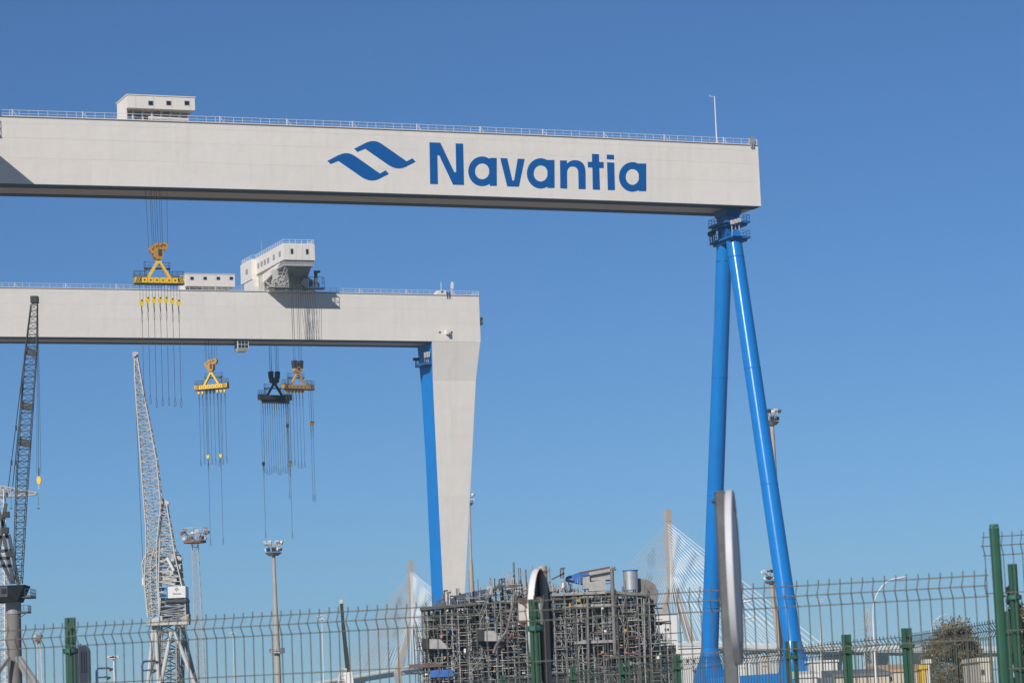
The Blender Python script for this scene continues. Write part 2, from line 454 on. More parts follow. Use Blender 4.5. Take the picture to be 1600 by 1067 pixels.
def rigid_leg(root, prof, mirror=None):
    """prof: list of (z, s0, s1, w0, w1) top to bottom; inner side face blue"""
    rings = [[(s0,w0,z),(s1,w0,z),(s1,w1,z),(s0,w1,z)] for z, s0, s1, w0, w1 in prof]
    lg = MB().loft(rings); lo = lg.build('leg', M['white'], root, world=False)
    bl = MB(); inner = 0 if not mirror else 1
    e = -.03 if not mirror else .03
    for (z, s0, s1, w0, w1), (zb, t0, t1, v0, v1) in zip(prof[:-1], prof[1:]):
        a, b = (s0, t0) if not mirror else (s1, t1)
        bl.hexa([(b+e,v0+.03,zb),(b,v0+.03,zb),(b,v1,zb),(b+e,v1,zb),(a+e,w0+.03,z),(a,w0+.03,z),(a,w1,z),(a+e,w1,z)])
    for (z, s0, s1, w0, w1), (zb, t0, t1, v0, v1) in zip(prof[:-1], prof[1:]):
        n = max(1, round((z - zb)/7.5))
        for k in range(n):
            f0, f1 = k/n, (k+1)/n
            for c0, c1 in ((0, .42), (.42, 1)):
                def q(f, c, d): 
                    a = s0 + (t0-s0)*f; b = s1 + (t1-s1)*f
                    return (a + (b-a)*c, w0 + (v0-w0)*f - d, z + (zb-z)*f)
                g = .012/ (z-zb); h = .012/6; d1 = .018 + random.random()*.006
                MB().hexa([q(f1-g,c0+h,d1), q(f1-g,c1-h,d1), q(f1-g,c1-h,.003), q(f1-g,c0+h,.003), q(f0+g,c0+h,d1), q(f0+g,c1-h,d1), q(f0+g,c1-h,.003), q(f0+g,c0+h,.003)]).build('plate', M['white'], lo, world=False)
    bl.build('inner_face', M['legblue'], lo, world=False)
    return lo
def proj(P):
    d = Vector(P) - CAMP; f = d.dot(Fv)
    return 800 + FOC*d.dot(Rv)/f, 533.5 - FOC*d.dot(Uv)/f
def solve_w(F, s, z, px):
    lo, hi = -30, 60
    for _ in range(50):
        m = (lo + hi)/2
        if proj(F.m @ Vector((s, m, z)))[0] > px: lo = m
        else: hi = m
    return lo
# left rigid leg of near crane (beyond the picture edge)
rigid_leg(c1, [(BOT+.01,-167,-154,0.0,WG),(BOT-8,-166,-154.5,1.4,WG-.2),(8,-163,-157,1.4,WG-1),(0,-163,-157,1.4,WG-1)], mirror=True)

# ---- far crane
c2 = thing('gantry_crane', 'white gantry crane with a broad tapering box leg, its inner side painted blue', 'gantry crane', F2.o, RZ)
g2 = girder(c2, .212, 165, 0)
prof = []
for fy, fl, fr, bl, w0 in ((534.5,675,750.5,652.5,0.0),(594,676.4,743.6,658,1.37),(726,682.6,737,666,1.37),(925,692.5,726.3,674.5,1.37)):
    a = F2.loc(fl, fy, w0); b = F2.loc(fr, fy, w0)
    prof.append((a.z if fy > 540 else BOT+.01, a.x, b.x, w0, solve_w(F2, a.x, a.z, bl)))
l1, l2 = prof[-2], prof[-1]; t = (l2[0]-0)/(l1[0]-l2[0])
prof.append(tuple([0.0] + [l2[i] + (l2[i]-l1[i])*t for i in range(1, 5)]))
leg2 = rigid_leg(c2, prof)
tubular_leg(c2, F2, -155)
# platform with floodlights at the leg's inner top
pz = F2.loc(672, 566, 0).z; sx = prof[0][1]
pp = MB().box(sx-2.0,sx-.04,1.2,7.5,pz-.4,pz)
po = pp.build('platform', M['bluedark'], c2, world=False)
railing(MB(), [(sx-.2,1.3,pz),(sx-1.9,1.3,pz),(sx-1.9,7.4,pz),(sx-.2,7.4,pz)], sp=1.2).build('platform_railing', M['bluedark'], po, world=False)
for k in range(3):
    MB().box(sx-1.7+k*.5,sx-1.3+k*.5,1.0,1.5,pz+1.3+.1*k,pz+2.6+.1*k).bar((sx-1.5+k*.5,1.6,pz),(sx-1.5+k*.5,1.6,pz+1.6),.15).build('floodlight', M['lgrey'], c2, world=False)
for k in range(2):
    MB().box(sx-2.5+k*.8,sx-1.8+k*.8,6.6,7.4,pz+1.3,pz+2.0).bar((sx-1.8,7.2,pz),(sx-1.8,7.2,pz+1.4),.15).build('floodlight', M['dsteel'], c2, world=False)
for k in range(2):
    MB().box(.05,.75,-.2+.1*k,1.4,BOT+5.4-k*1.05,BOT+6.2-k*1.05).bar((-.1,.6,BOT+5.8-k*1.05),(.3,.6,BOT+5.8-k*1.05),.2).build('floodlight', M['dsteel'], c2, world=False)
for px, py in ((687.3,519.3),(705.6,519.3)):
    p = F2.loc(px, py, 0)
    MB().tube((p.x,-.06,p.z),(p.x,.1,p.z),.27,n=16).build('porthole', M['dsteel'], g2, world=False)
p = F2.loc(697, 520, 0)
MB().box(p.x-.22,p.x+.22,-1.0,-.04,p.z-.4,p.z+.6).box(p.x-.3,p.x+.3,-1.2,-.9,p.z-.5,p.z+.7).build('camera_box', M['white2'], g2, world=False)
# roof hatch house, aerial and dish near the girder's end
p = F2.loc(681,459,1.0); q = F2.loc(697,459,1.0); h = F2.loc(690,453.5,1.0).z
hh = MB().hexa([(p.x,1.0,TOP+.14),(q.x,1.0,TOP+.14),(q.x,4,TOP+.14),(p.x,4,TOP+.14),(p.x+.9,1.0,h),(q.x,1.0,h),(q.x,4,h),(p.x+.9,4,h)])
ho = hh.build('hatch_house', M['white2'], c2, world=False)
p = F2.loc(691,457,1.0); MB().box(p.x-.3,p.x+.3,.95,1.02,p.z-.1,p.z+.4).build('window', M['glass'], ho, world=False)
p = F2.loc(689,441,2); MB().tube((p.x,2,TOP),(p.x,2,p.z),.08).build('aerial', M['rail'], c2, world=False)
p = F2.loc(705,452,1); q = F2.loc(706,446,1)
MB().tube((p.x,1,TOP),(p.x,1,q.z),.08).loft([[(q.x-.35,.8,q.z-.9),(q.x+.3,.8,q.z-.9),(q.x+.45,.8,q.z+.6),(q.x,.8,q.z+1.0),(q.x-.3,.8,q.z+.4)],[(q.x-.35,1.0,q.z-.9),(q.x+.3,1.0,q.z-.9),(q.x+.45,1.0,q.z+.6),(q.x,1.0,q.z+1.0),(q.x-.3,1.0,q.z+.4)]]).build('dish', M['lampw'], c2, world=False)
p = F2.loc(700,462,0)
MB().box(p.x-.3,p.x-.1,-.2,.3,TOP-.7,TOP+1).box(p.x+.3,p.x+.5,-.2,.3,TOP-.7,TOP+1).build('ladder_bracket', M['dsteel'], c2, world=False)

# ------------------------------------------------------------------ machinery houses on the girders
def mach_house(label, F, x0, x1, yt, yb, ybase, w0, w1, wins, seams, wy):
    a = F.loc(x0, yt, w0); b = F.loc(x1, yb, w0); zt = (a.z + F.loc(x1, yt + (x1-x0)*.030, w0).z)/2
    zb = F.loc(x0, yb, w0).z; base = TOP + .30
    r = thing('machinery_house', label, 'crane house', F.m @ Vector((a.x, w0, TOP+.35)), RZ)
    fr = lambda s, w, z: F.m @ Vector((s, w, z))
    def bx(s0,s1,w_0,w_1,z0,z1,name,mt,parent=r):
        m = MB().hexa([fr(*v) for v in [(s0,w_0,z0),(s1,w_0,z0),(s1,w_1,z0),(s0,w_1,z0),(s0,w_0,z1),(s1,w_0,z1),(s1,w_1,z1),(s0,w_1,z1)]])
        return m.build(name, mt, parent)
    s0, s1 = a.x, b.x
    # panels of the front wall
    ed = [s0] + [F.loc(x, yt, w0).x for x in seams] + [s1]
    body = bx(s0+.05,s1-.05,w0+.06,w1,zb,zt,'house_body',M['white2'])
    for e0, e1 in zip(ed[:-1], ed[1:]): bx(e0+.035,e1-.035,w0,w0+.055,zb,zt-.02,'wall_panel',M['white2'],body)
    bx(s0-.1,s1+.1,w0-.1,w1+.1,zt+.004,zt+.16,'roof',M['white2'],body)
    for x in wins:
        p = F.loc(x, wy, w0)
        f = bx(p.x-.46,p.x+.46,w0-.03,w0-.004,p.z-.42,p.z+.42,'window_frame',M['steel'],body)
        bx(p.x-.36,p.x+.36,w0-.05,w0-.034,p.z-.33,p.z+.33,'pane',M['glass'],f)
    # left end wall to the girder, set-back base, pipes and walkway
    bx(s0,s0+.25,w0+1.2,w1,base,zb-.004,'end_wall',M['white2'])
    bx(s0+3.5,s1-.6,w0+2.6,w1-.6,base,zb-.004,'base',M['steel'])
    for k in range(6):
        s = s0 + 1.2 + k*(s1-s0-2)/6
        bx(s,s+.28,w0+1.3,w0+1.6,base,zb-.004,'post',M['lgrey'])
    pb = MB()
    pb.tube(fr(s0+4,w0+1.0,base+1.0),fr(s1-1,w0+1.0,base+.9),.28,n=8)
    pb.build('duct', M['white2'], r)
    pc = MB()
    for k in range(10):
        s = s0 + 1 + random.random()*(s1-s0-5); z = base + random.random()*.9; l = .4 + random.random()*.8
        pc.hexa([fr(*v) for v in [(s,w0+1.7,z),(s+l,w0+1.7,z),(s+l,w0+2.3,z),(s,w0+2.3,z),(s,w0+1.7,z+.5),(s+l,w0+1.7,z+.5),(s+l,w0+2.3,z+.5),(s,w0+2.3,z+.5)]])
    stuff(pc.build('winch_gear', M['steel'], r))
    # bogies on the girder rails
    for s in (s0+1.5, s1-1.5):
        for w in (w0+1.2, w1-1.0): bx(s-.7,s+.7,w-.25,w+.25,TOP+.135,base+.02,'wheel_bogie',M['dsteel'])
    return r
mach_house('white machinery house with three square windows on the lettered girder', F1, 198.5, 305, 149.3, 168.5, 187, 1.0, 8.4, [235.5,263.5,292], [212,240,268.5,296.5], 161.5)
mach_house('low white machinery house with four square windows on the unlettered girder', F2, 290, 367.5, 427.5, 447, 454, .8, 7.5, [300,320.5,341,361.5], [296,316.5,337,357.5], 435)

# ------------------------------------------------------------------ big trolley straddling the far girder
def big_trolley():
    w0 = -7.2
    a = F2.loc(442, 381, w0); b = F2.loc(491.5, 382.5, w0); zb = F2.loc(442, 406, w0).z
    s0, s1, zt = a.x, b.x, a.z
    w1 = solve_w(F2, s0, zt, 399.5); w2 = w1 + 9.4
    r = thing('crane_trolley', 'tall white crane trolley cabin overhanging both sides of the unlettered girder', 'crane trolley', F2.m @ Vector((s0, 5, TOP+.3)), RZ)
    fr = lambda s, w, z: F2.m @ Vector((s, w, z))
    def hx(pts, name, mt, parent=r): return MB().hexa([fr(*p) for p in pts]).build(name, mt, parent)
    def bx(x0,x1,y0,y1,z0,z1,name,mt,parent=r):
        return hx([(x0,y0,z0),(x1,y0,z0),(x1,y1,z0),(x0,y1,z0),(x0,y0,z1),(x1,y0,z1),(x1,y1,z1),(x0,y1,z1)],name,mt,parent)
    A = bx(s0,s1,w0,w1,zb,zt,'house',M['white2'])
    B = bx(s0-1.2,s1,w1+.004,w2,zb-1.2,zt-.15,'rear_house',M['white2'])
    # front panels
    ed = [s0,s0+(s1-s0)*.2,s0+(s1-s0)*.41,s0+(s1-s0)*.61,s0+(s1-s0)*.81,s1]
    for e0, e1 in zip(ed[:-1], ed[1:]): bx(e0+.04,e1-.04,w0-.07,w0-.004,zb+.03,zt-.03,'wall_panel',M['white2'],A)
    for f in (.275, .755):
        s = s0 + (s1-s0)*f; z = zb + (zt-zb)*.53
        q = bx(s-.36,s+.36,w0-.10,w0-.074,z-.68,z+.68,'window_frame',M['steel'],A); bx(s-.26,s+.26,w0-.12,w0-.104,z-.58,z+.58,'pane',M['glass'],q)
    # side windows in pairs
    for f in (.06,.30,.53,.67,.80,.945):
        w = w0 + 1.5 + (w1 - w0 - 2.5)*f
        for d in (-.45,.45):
            bx(s0-.06,s0-.004,w+d-.32,w+d+.32,zb+1.2,zb+2.5,'side_window',M['steel'],A)
    for d in (-.5,.5): bx(s0-1.26,s0-1.204,w2-5.5+d-.35,w2-5.5+d+.35,zb+.6,zb+1.9,'side_window',M['steel'],B)
    # roof railing and aerial
    rl = MB()
    P = [fr(s0+.15,w2-.2,zt-.15),fr(s0+.15,w0+.2,zt),fr(s1-.15,w0+.2,zt),fr(s1-.15,w2-.2,zt-.15)]
    P[0] = fr(s0+.15,w1,zt); P[3] = fr(s1-.15,w1,zt)
    railing(rl, P, h=1.1, sp=1.5, r=.045)
    railing(rl, [fr(s0+.15,w1+.2,zt-.15),fr(s0-1.0,w1+.2,zt-.15),fr(s0-1.0,w2-.2,zt-.15),fr(s1-.2,w2-.2,zt-.15)], h=1.1, sp=1.5, r=.045)
    rl.build('roof_railing', M['rail'], r)
    MB().tube(fr(s0+1.0,w1-2,zt),fr(s0+1.0,w1-2,zt+4.4),.09).tube(fr(s0+1,w1-2,zt),fr(s0+1,w1-2,zt+.8),.25).build('aerial', M['steel'], r)
    # grey skirt and hoist room under the front
    bx(s0+.25,s1-.35,w0+.3,w0+11,zb-1.15,zb-.004,'skirt',M['steel'])
    bx(s0+.1,s1-.2,w0+.15,w0+11.2,zb-1.35,zb-1.154,'skirt_flange',M['lgrey'])
    base = TOP + .45
    hx([(s0+3.2,-1.5,base+1.2),(s1-1.0,-1.5,base+1.2),(s1-1.0,1.5,base+1.2),(s0+3.2,1.5,base+1.2),(s0+1.2,w0+1.2,zb-1.36),(s1-.6,w0+1.2,zb-1.36),(s1-.6,2.5,zb-1.36),(s0+1.2,2.5,zb-1.36)],'front_pylon',M['steel'])
    # bracket wedge under the side wall
    m = MB()
    for s in (s0+.2, s1-.6):
        m.hexa([fr(s,w0+6,zb-1.3),fr(s+.4,w0+6,zb-1.3),fr(s+.4,w1+4,base+2.6),fr(s,w1+4,base+2.6),fr(s,w0+3,zb-.01),fr(s+.4,w0+3,zb-.01),fr(s+.4,w1+6,zb-1.21),fr(s,w1+6,zb-1.21)])
    m.build('bracket_wall', M['white2'], r)
    for s in (s0-.6, s1-1.2):
        for w, h in ((-1.0, zb-1.36), (WG-.6, zb-1.0)): 
            bx(s,s+1.1,w-.1,w+1.2,base,h,'pillar',M['lgrey'])
    bx(s0-1.0,s1+.2,w1-1.0,w2-2.0,TOP+1.6,zb-1.204,'rear_pylon',M['white2'])
    bx(s0-1.0,s1,WG-1.0,w1+3,base,TOP+1.596,'rear_frame',M['lgrey'])
    bx(s0-2.2,s1+1.5,-2.4,-.3,TOP+.15,base,'side_frame',M['lampw']); bx(s0-2.2,s1+1.5,WG-.6,WG+.6,TOP+.15,base,'side_frame',M['lampw'])
    bx(s0-2.8,s1+3.2,-4.6,-2.5,base+.1,base+.3,'walkway',M['dsteel'])
    railing(MB(), [fr(s0-2.8,-2.5,base+.3),fr(s0-2.8,-4.5,base+.3),fr(s0+2,-4.5,base+.3)], sp=1.2).build('walkway_railing', M['lgrey'], r)
    railing(MB(), [fr(s1-1,-4.5,base+.3),fr(s1+3.1,-4.5,base+.3),fr(s1+3.1,-2.6,base+.3)], h=2.6, sp=1.2, r=.05).build('walkway_railing', M['bluedark'], r)
    # winches
    w = MB()
    for k in range(26):
        s = s0 - 2.4 + random.random()*4.6; z = base + .3 + random.random()*3.0*(1 - abs(s-s0)/5); d = .3 + random.random()*.5; y = -4.2 + random.random()*2.6
        if k % 3: w.hexa([fr(*v) for v in [(s,y,z),(s+d,y,z),(s+d,y+.6,z),(s,y+.6,z),(s,y,z+d),(s+d,y,z+d),(s+d,y+.6,z+d),(s,y+.6,z+d)]])
        else: w.tube(fr(s,y,z),fr(s+1.4,y-.2,z+.7),.12)
    stuff(w.build('winch_gear', M['lgrey'], r))
    for k in range(3):
        c = s1 - 1.2 + k*1.25; rr = (1.3,1.0,.7)[k]
        MB().tube(fr(c,-4.3,base+.3+rr),fr(c,-2.6,base+.3+rr),rr,n=18).build('rope_drum', M['dsteel'], r, smooth=True)
    MB().bar(fr(s1+1.1,-4,base+.3),fr(s1+1.1,-4,base+4.2),.8).bar(fr(s1+.7,-4,base+4.3),fr(s1+2.2,-4,base+4.3),.5).build('motor_post', M['dsteel'], r)
    m = MB()
    for k in range(5): m.bar(fr(s0-.6-k*.0,-3.0-k*.5,base+1.0+k*.7),fr(s0+1.2,-3.0-k*.5,base+1.0+k*.7),.12)
    m.bar(fr(s0-.6,-3,base),fr(s0+.8,-7,zb-1),.12).bar(fr(s0+.2,-3,base),fr(s0+1.6,-7,zb-1),.12)
    m.build('ladder', M['lgrey'], r)
    # ropes running down past the girder to the blocks
    return r, s0, s1, zb
TR, ts0, ts1, tzb = big_trolley()
def copy_tree(o, parent=None):
    c = o.copy(); COL.objects.link(c); c.parent = parent
    for ch in [q for q in o.children]: copy_tree(ch, c)
    FR[c.as_pointer()] = FR[o.as_pointer()]
    return c
# unseen trolley copy added left of frame; its made-up deck and box shade the girder
T1 = copy_tree(TR); se = F1.loc(32, 287, 0).x - 9.9
T1.location = F1.m @ Vector((se - 9.5, 5, TOP + .3)); T1['label'] = 'unseen trolley copy added to shade the end of the lettered girder'
FR[T1.as_pointer()] = (Matrix.Translation(T1.location) @ Matrix.Rotation(RZ, 4, 'Z')).inverted()
MB().hexa([F1.m @ Vector(v) for v in [(se-8,-13,TOP-1.9),(se,-13,TOP-1.9),(se,-.4,TOP-1.9),(se-8,-.4,TOP-1.9),(se-8,-13,TOP-1.4),(se,-13,TOP-1.4),(se,-.4,TOP-1.4),(se-8,-.4,TOP-1.4)]]).build('shade_deck', M['lgrey'], T1)  # invented slab, out of view; its edge throws the slanting shadow
for e in (-7.5, -.5):
    MB().bar(F1.m @ Vector((se+e,-4.5,TOP-1.4)), F1.m @ Vector((se+e,-4.5,TOP+7.2)), .6).build('shade_hanger', M['lgrey'], T1)
    MB().box(0,1,0,1,0,1).build('x', M['lgrey'], T1) if False else None
MB().hexa([F1.m @ Vector(v) for v in [(se-8,-13,TOP-8),(se,-13,TOP-8),(se,-8,TOP-8),(se-8,-8,TOP-8),(se-8,-13,TOP-1.9),(se,-13,TOP-1.9),(se,-8,TOP-1.9),(se-8,-8,TOP-1.9)]]).build('shade_box', M['white2'], T1)  # added blocker below the slab, only there to shade the girder
p = F2.loc(377, 541, 2.0)
oc = thing('operator_cabin', 'small white glazed operator cabin hanging under the unlettered girder', 'cabin', F2.m @ Vector((p.x, 2, BOT-3)), RZ)
def fr2(s, w, z): return F2.m @ Vector((s, w, z))
b0 = [fr2(p.x-1.0,1.0,BOT-2.7),fr2(p.x+1.1,1.0,BOT-2.7),fr2(p.x+1.1,3.2,BOT-2.7),fr2(p.x-1.0,3.2,BOT-2.7)]
b1 = [fr2(p.x-1.4,.5,BOT-2.0),fr2(p.x+1.4,.5,BOT-2.0),fr2(p.x+1.4,3.2,BOT-2.0),fr2(p.x-1.4,3.2,BOT-2.0)]
b2 = [fr2(p.x-1.4,.5,BOT-.11),fr2(p.x+1.4,.5,BOT-.11),fr2(p.x+1.4,3.2,BOT-.11),fr2(p.x-1.4,3.2,BOT-.11)]
MB().loft([b0,b1,b2]).build('cabin_body', M['white2'], oc)
for i in range(3):
    for j in range(2):
        x = p.x - 1.2 + i*.85; z = BOT - 1.9 + j*.9
        MB().hexa([fr2(*v) for v in [(x,.44,z),(x+.7,.44,z),(x+.7,.49,z),(x,.49,z),(x,.44,z+.75),(x+.7,.44,z+.75),(x+.7,.49,z+.75),(x,.49,z+.75)]]).build('pane', M['glass'], oc)
for j in range(2):
    z = BOT - 1.9 + j*.9
    MB().hexa([fr2(*v) for v in [(p.x-1.46,.7,z),(p.x-1.41,.7,z),(p.x-1.41,2.9,z),(p.x-1.46,2.9,z),(p.x-1.46,.7,z+.75),(p.x-1.41,.7,z+.75),(p.x-1.41,2.9,z+.75),(p.x-1.46,2.9,z+.75)]]).build('pane', M['glass'], oc)

# ------------------------------------------------------------------ lifting spreaders
def spreader(label, F, px, py, w, az, mt, mtd, block, rope_top, slings, ropes, L=8.8, zb_rel=3.6, rr=.035, hooks=True, rot_block=0):
    "px, py: middle of the beam's lower edge"
    o = F.loc(px, py, w); O = F.m @ o
    r = thing('lifting_spreader', label, 'spreader', O, R(90-az), 'spreaders hanging from the gantry cranes')
    h = L/2; b = MB().box(-h+.003,h-.003,-.55,.55,0,1.04)
    bo = b.build('beam', mtd, r, world=False)
    pw = (L - 2*1.15)/6
    for sgn in (-1, 1):
        for k in range(6):
            x = -h + 1.15 + k*pw
            po = MB().box(x+.05,x+pw-.05,sgn*.555,sgn*.62,.08,1.0).build('panel', mt, bo, world=False)
            MB().box(x+pw/2-.13,x+pw/2+.13,sgn*.624,sgn*.66,.42,.66).build('bolt_plate', M['black'], bo, world=False)
        for e in (-1, 1):
            x = e*(h-.575)
            MB().box(x-.56,x+.56,sgn*.555,sgn*.61,.05,1.02).build('end_panel', mt, bo, world=False)
            for k in range(4):
                q = x - .50 + k*.29; y0 = sgn*.614; y1 = sgn*.64
                d = .34*(-e)
                if abs(q + d - x) > .58 or abs(q+.13+d-x) > .58: d = math.copysign(max(0, .55 - abs(q+.07-x)), d)
                MB().hexa([(q,y0,.1),(q+.13,y0,.1),(q+.13,y1,.1),(q,y1,.1),(q+d,y0,.97),(q+.13+d,y0,.97),(q+.13+d,y1,.97),(q+d,y1,.97)]).build('warning_stripe', M['black'], bo, world=False)
    MB().box(-h,h,-.66,.66,-.14,-.004).build('bottom_plate', M['rope'], bo, world=False)
    fr_ = MB()
    for e in (-1, 1): fr_.bar((e*1.95,0,1.0),(e*.22,0,zb_rel+.15),.62,.42)
    fr_.box(-.5,.5,-.32,.32,zb_rel-.1,zb_rel+.35)
    fr_.build('a_frame', mt, r, world=False)
    # platforms and railings
    pf = MB().box(-2.25,2.25,.5,1.5,2.75,2.85)
    for e in (-1, 1): pf.bar((e*2.2,1.0,1.04),(e*2.2,1.0,2.76),.12).bar((e*2.2,1.0,2.7),(e*.9,1.0,2.2),.1)
    pf.build('service_platform', M['dsteel'], r, world=False)
    rl = MB(); railing(rl, [(-2.2,.6,2.85),(-2.2,1.4,2.85),(2.2,1.4,2.85),(2.2,.6,2.85)], sp=1.1, r=.03)
    for e in (-1, 1):
        railing(rl, [(e*2.3,-.5,1.05),(e*(h-.05),-.5,1.05),(e*(h-.05),.5,1.05),(e*2.3,.5,1.05),(e*2.3,-.5,1.05)], sp=1.0, r=.03)
    rl.build('railing', M['dsteel'], r, world=False)
    # hook block
    z0 = zb_rel + .3
    hb = MB()
    if block == 'quad':
        hb.tube((0,0,z0-.2),(0,0,z0+.9),.22)
        hb.prism([(-.75,-.5,z0+2.1),(.75,-.5,z0+2.1),(.8,-.5,z0+1.0),(.45,-.5,z0+.35),(-.45,-.5,z0+.3),(-.95,-.5,z0+.8),(-.9,-.5,z0+1.3)],(0,1.0,0))
        ho = hb.build('hook_block', mtd if mtd is not M['yellow'] else M['ochre'], r, world=False)
        MB().box(-.12,.5,-.56,-.504,z0+.9,z0+2.1).build('cheek_plate', M['dsteel'], ho, world=False)
        for x, z in ((-1.05,2.05),(-.38,2.55),(.42,2.6),(1.1,2.75)):
            MB().tube((x,-.35,z0+z),(x,.35,z0+z),.62,n=16).box(x-.3,x+.3,-.36,.36,z0+z-.75,z0+z).build('sheave', M['ochre'] if block=='quad' and mt is M['yellow'] else mtd, ho, world=False)
            MB().box(x-.12,x+.12,-.40,-.364,z0+z-.1,z0+z+.14).build('axle_cap', M['dsteel'], ho, world=False)
        tops = [(-1.6,2.1),(-1.05,2.5),(-.65,2.9),(-.38,3.0),(.1,3.0),(.42,3.1),(.85,3.1),(1.65,2.9)]
    else:
        hb.tube((0,0,z0-.2),(0,0,z0+.9),.2); hb.box(-1.15,1.15,-.5,.5,z0+.45,z0+1.5)
        hb.prism([(-1.15,-.45,z0+.45),(1.15,-.45,z0+.45),(.8,-.45,z0+.12),(-.8,-.45,z0+.12)],(0,.9,0))
        ho = hb.build('hook_block', mt, r, world=False)
        for e in (-1, 1): MB().prism([(e*.42,-.55,z0+1.2),(e*1.28,-.55,z0+1.2),(e*1.42,-.55,z0+2.9),(e*1.25,-.55,z0+3.05),(e*.5,-.55,z0+3.05),(e*.38,-.55,z0+2.9)],(0,1.1,0)).build('sheave', M['rope'], ho, world=False)
        MB().tube((0,-.56,z0+1.0),(0,-.5,z0+1.0),.35,n=12).build('axle_cap', M['dsteel'], ho, world=False)
        tops = [(e*(.5+.22*k), 3.0) for e in (-1, 1) for k in range(4)]
    zt = rope_top - O.z
    for i, (x, z) in enumerate(tops):
        MB().tube((x,.15*(-1)**i,z0+z),(x*1.12+ropes,.35*(-1)**i,zt),rr,n=5).build('hoist_rope', M['rope'], r, world=False)
    # slings
    for x, zs, ze, big in slings:
        if big:
            so = MB()
            for d in (-.28, .28): so.tube((x+d,0,-.14),(x+d*.9,0,zs+.35),rr,n=5)
            so.build('suspension_wire', M['rope'], r, world=False)
            hk = MB().prism([(x-.28,-.14,zs+.5),(x+.28,-.14,zs+.5),(x+.4,-.14,zs+.1),(x+.16,-.14,zs-.5),(x-.16,-.14,zs-.5),(x-.4,-.14,zs+.1)],(0,.28,0))
            ko = hk.build('pulley_block', M['hyel'] if mt is M['yellow'] else mtd, r, world=False)
            MB().box(x-.1,x+.12,-.2,.2,zs+.3,zs+.55).build('pulley_cap', M['black'], ko, world=False)
            zz = zs - .5
        else:
            MB().prism([(x-.32,-.2,-.15),(x+.32,-.2,-.15),(x+.28,-.2,-.6),(x+.1,-.2,-1.1),(x-.1,-.2,-1.1),(x-.28,-.2,-.6)],(0,.4,0)).build('sling_hook', mt if random.random() < .7 else M['rope'], r, world=False)
            zz = -1.1
        sl = MB().tube((x,0,zz),(x-.06,0,zz-.7),.09,n=6)
        sl.tube((x-.03,0,zz-.6),(x+.03,0,zz-1.4),.1,n=5)
        q = zz - 1.2
        for e in (-1, 1): sl.path([(x,0,q),(x+e*.11,0,q-.8),(x,0,q-2.0)],rr,5)
        sl.tube((x,0,q-1.9),(x,0,ze+1.6),rr*1.15,n=5)
        for e in (-1, 1): sl.path([(x,0,ze+1.7),(x+e*.15,0,ze+.7),(x+e*.12,0,ze+.15),(x,0,ze)],rr*1.1,5)
        sl.build('sling', M['rope'], r, world=False)
    return r
S1 = [(-3.15+1.09*k, (-3.4,-2.9,-2.9,-2.9,-2.85,-3.05,-3.3)[k], -21.1 + random.uniform(-.5,.3), True) for k in range(7)]
spreader('yellow striped lifting beam with seven yellow pulleys, in front of the unlettered girder', F1, 248.5, 443.5, 1.6, 68, M['yellow'], M['ochre'], 'quad', BOT, S1, -.1)
S2 = [(-3.5+1.0*k, 0, -18.2 + random.uniform(-.6,.5), False) for k in range(8)]
S2 += [(-1.5,-16.2,-37.5,True),(1.9,-16.2,-37.5,True)]
spreader('yellow striped lifting beam hanging below the unlettered girder by its small cabin', F2, 331, 607.5, 1.6, 112, M['yellow'], M['ochre'], 'quad', BOT, S2, 0)
S3 = [(-3.3+.62*k, 0, -18.3 + random.uniform(-.6,.4), False) for k in range(12)]
S3 += [(-3.6,-16.0,-34,True),(3.2,-6.5,-24.5,True)]
spreader('dark shaded lifting beam with twelve slings behind the unlettered girder', F2, 429.5, 624, 13.6, 60, M['rope'], M['rope'], 'u', tzb-3, S3, 0, hooks=False)  # the girder's shade is put into this beam's dark colour
S4 = [(-3.5+.95*k, 0, -18.8 + random.uniform(-.5,.4), False) for k in range(6)]
S4 += [(-3.0,-18,-36,True),(3.3,-8.2,-27,True),(3.9,-8.2,-27,True)]
spreader('tan rusty lifting beam hanging beside the dark shaded one', F2, 466, 608, -4.0, 52, M['tan'], M['ochre'], 'u', tzb-2, S4, 0)
# spare ropes slanting across the girder's front
ro = MB()
for k in range(7):
    x0, x1 = 470 + k*3.6, 477 + k*3.7
    ro.tube(fr2(F2.loc(x0,457,-3).x,-2.4,TOP+.8), fr2(F2.loc(x1,531,-.5).x,-.5,BOT-.2),.035,n=5)
ro.build('slack_ropes', M['rope'], TR)
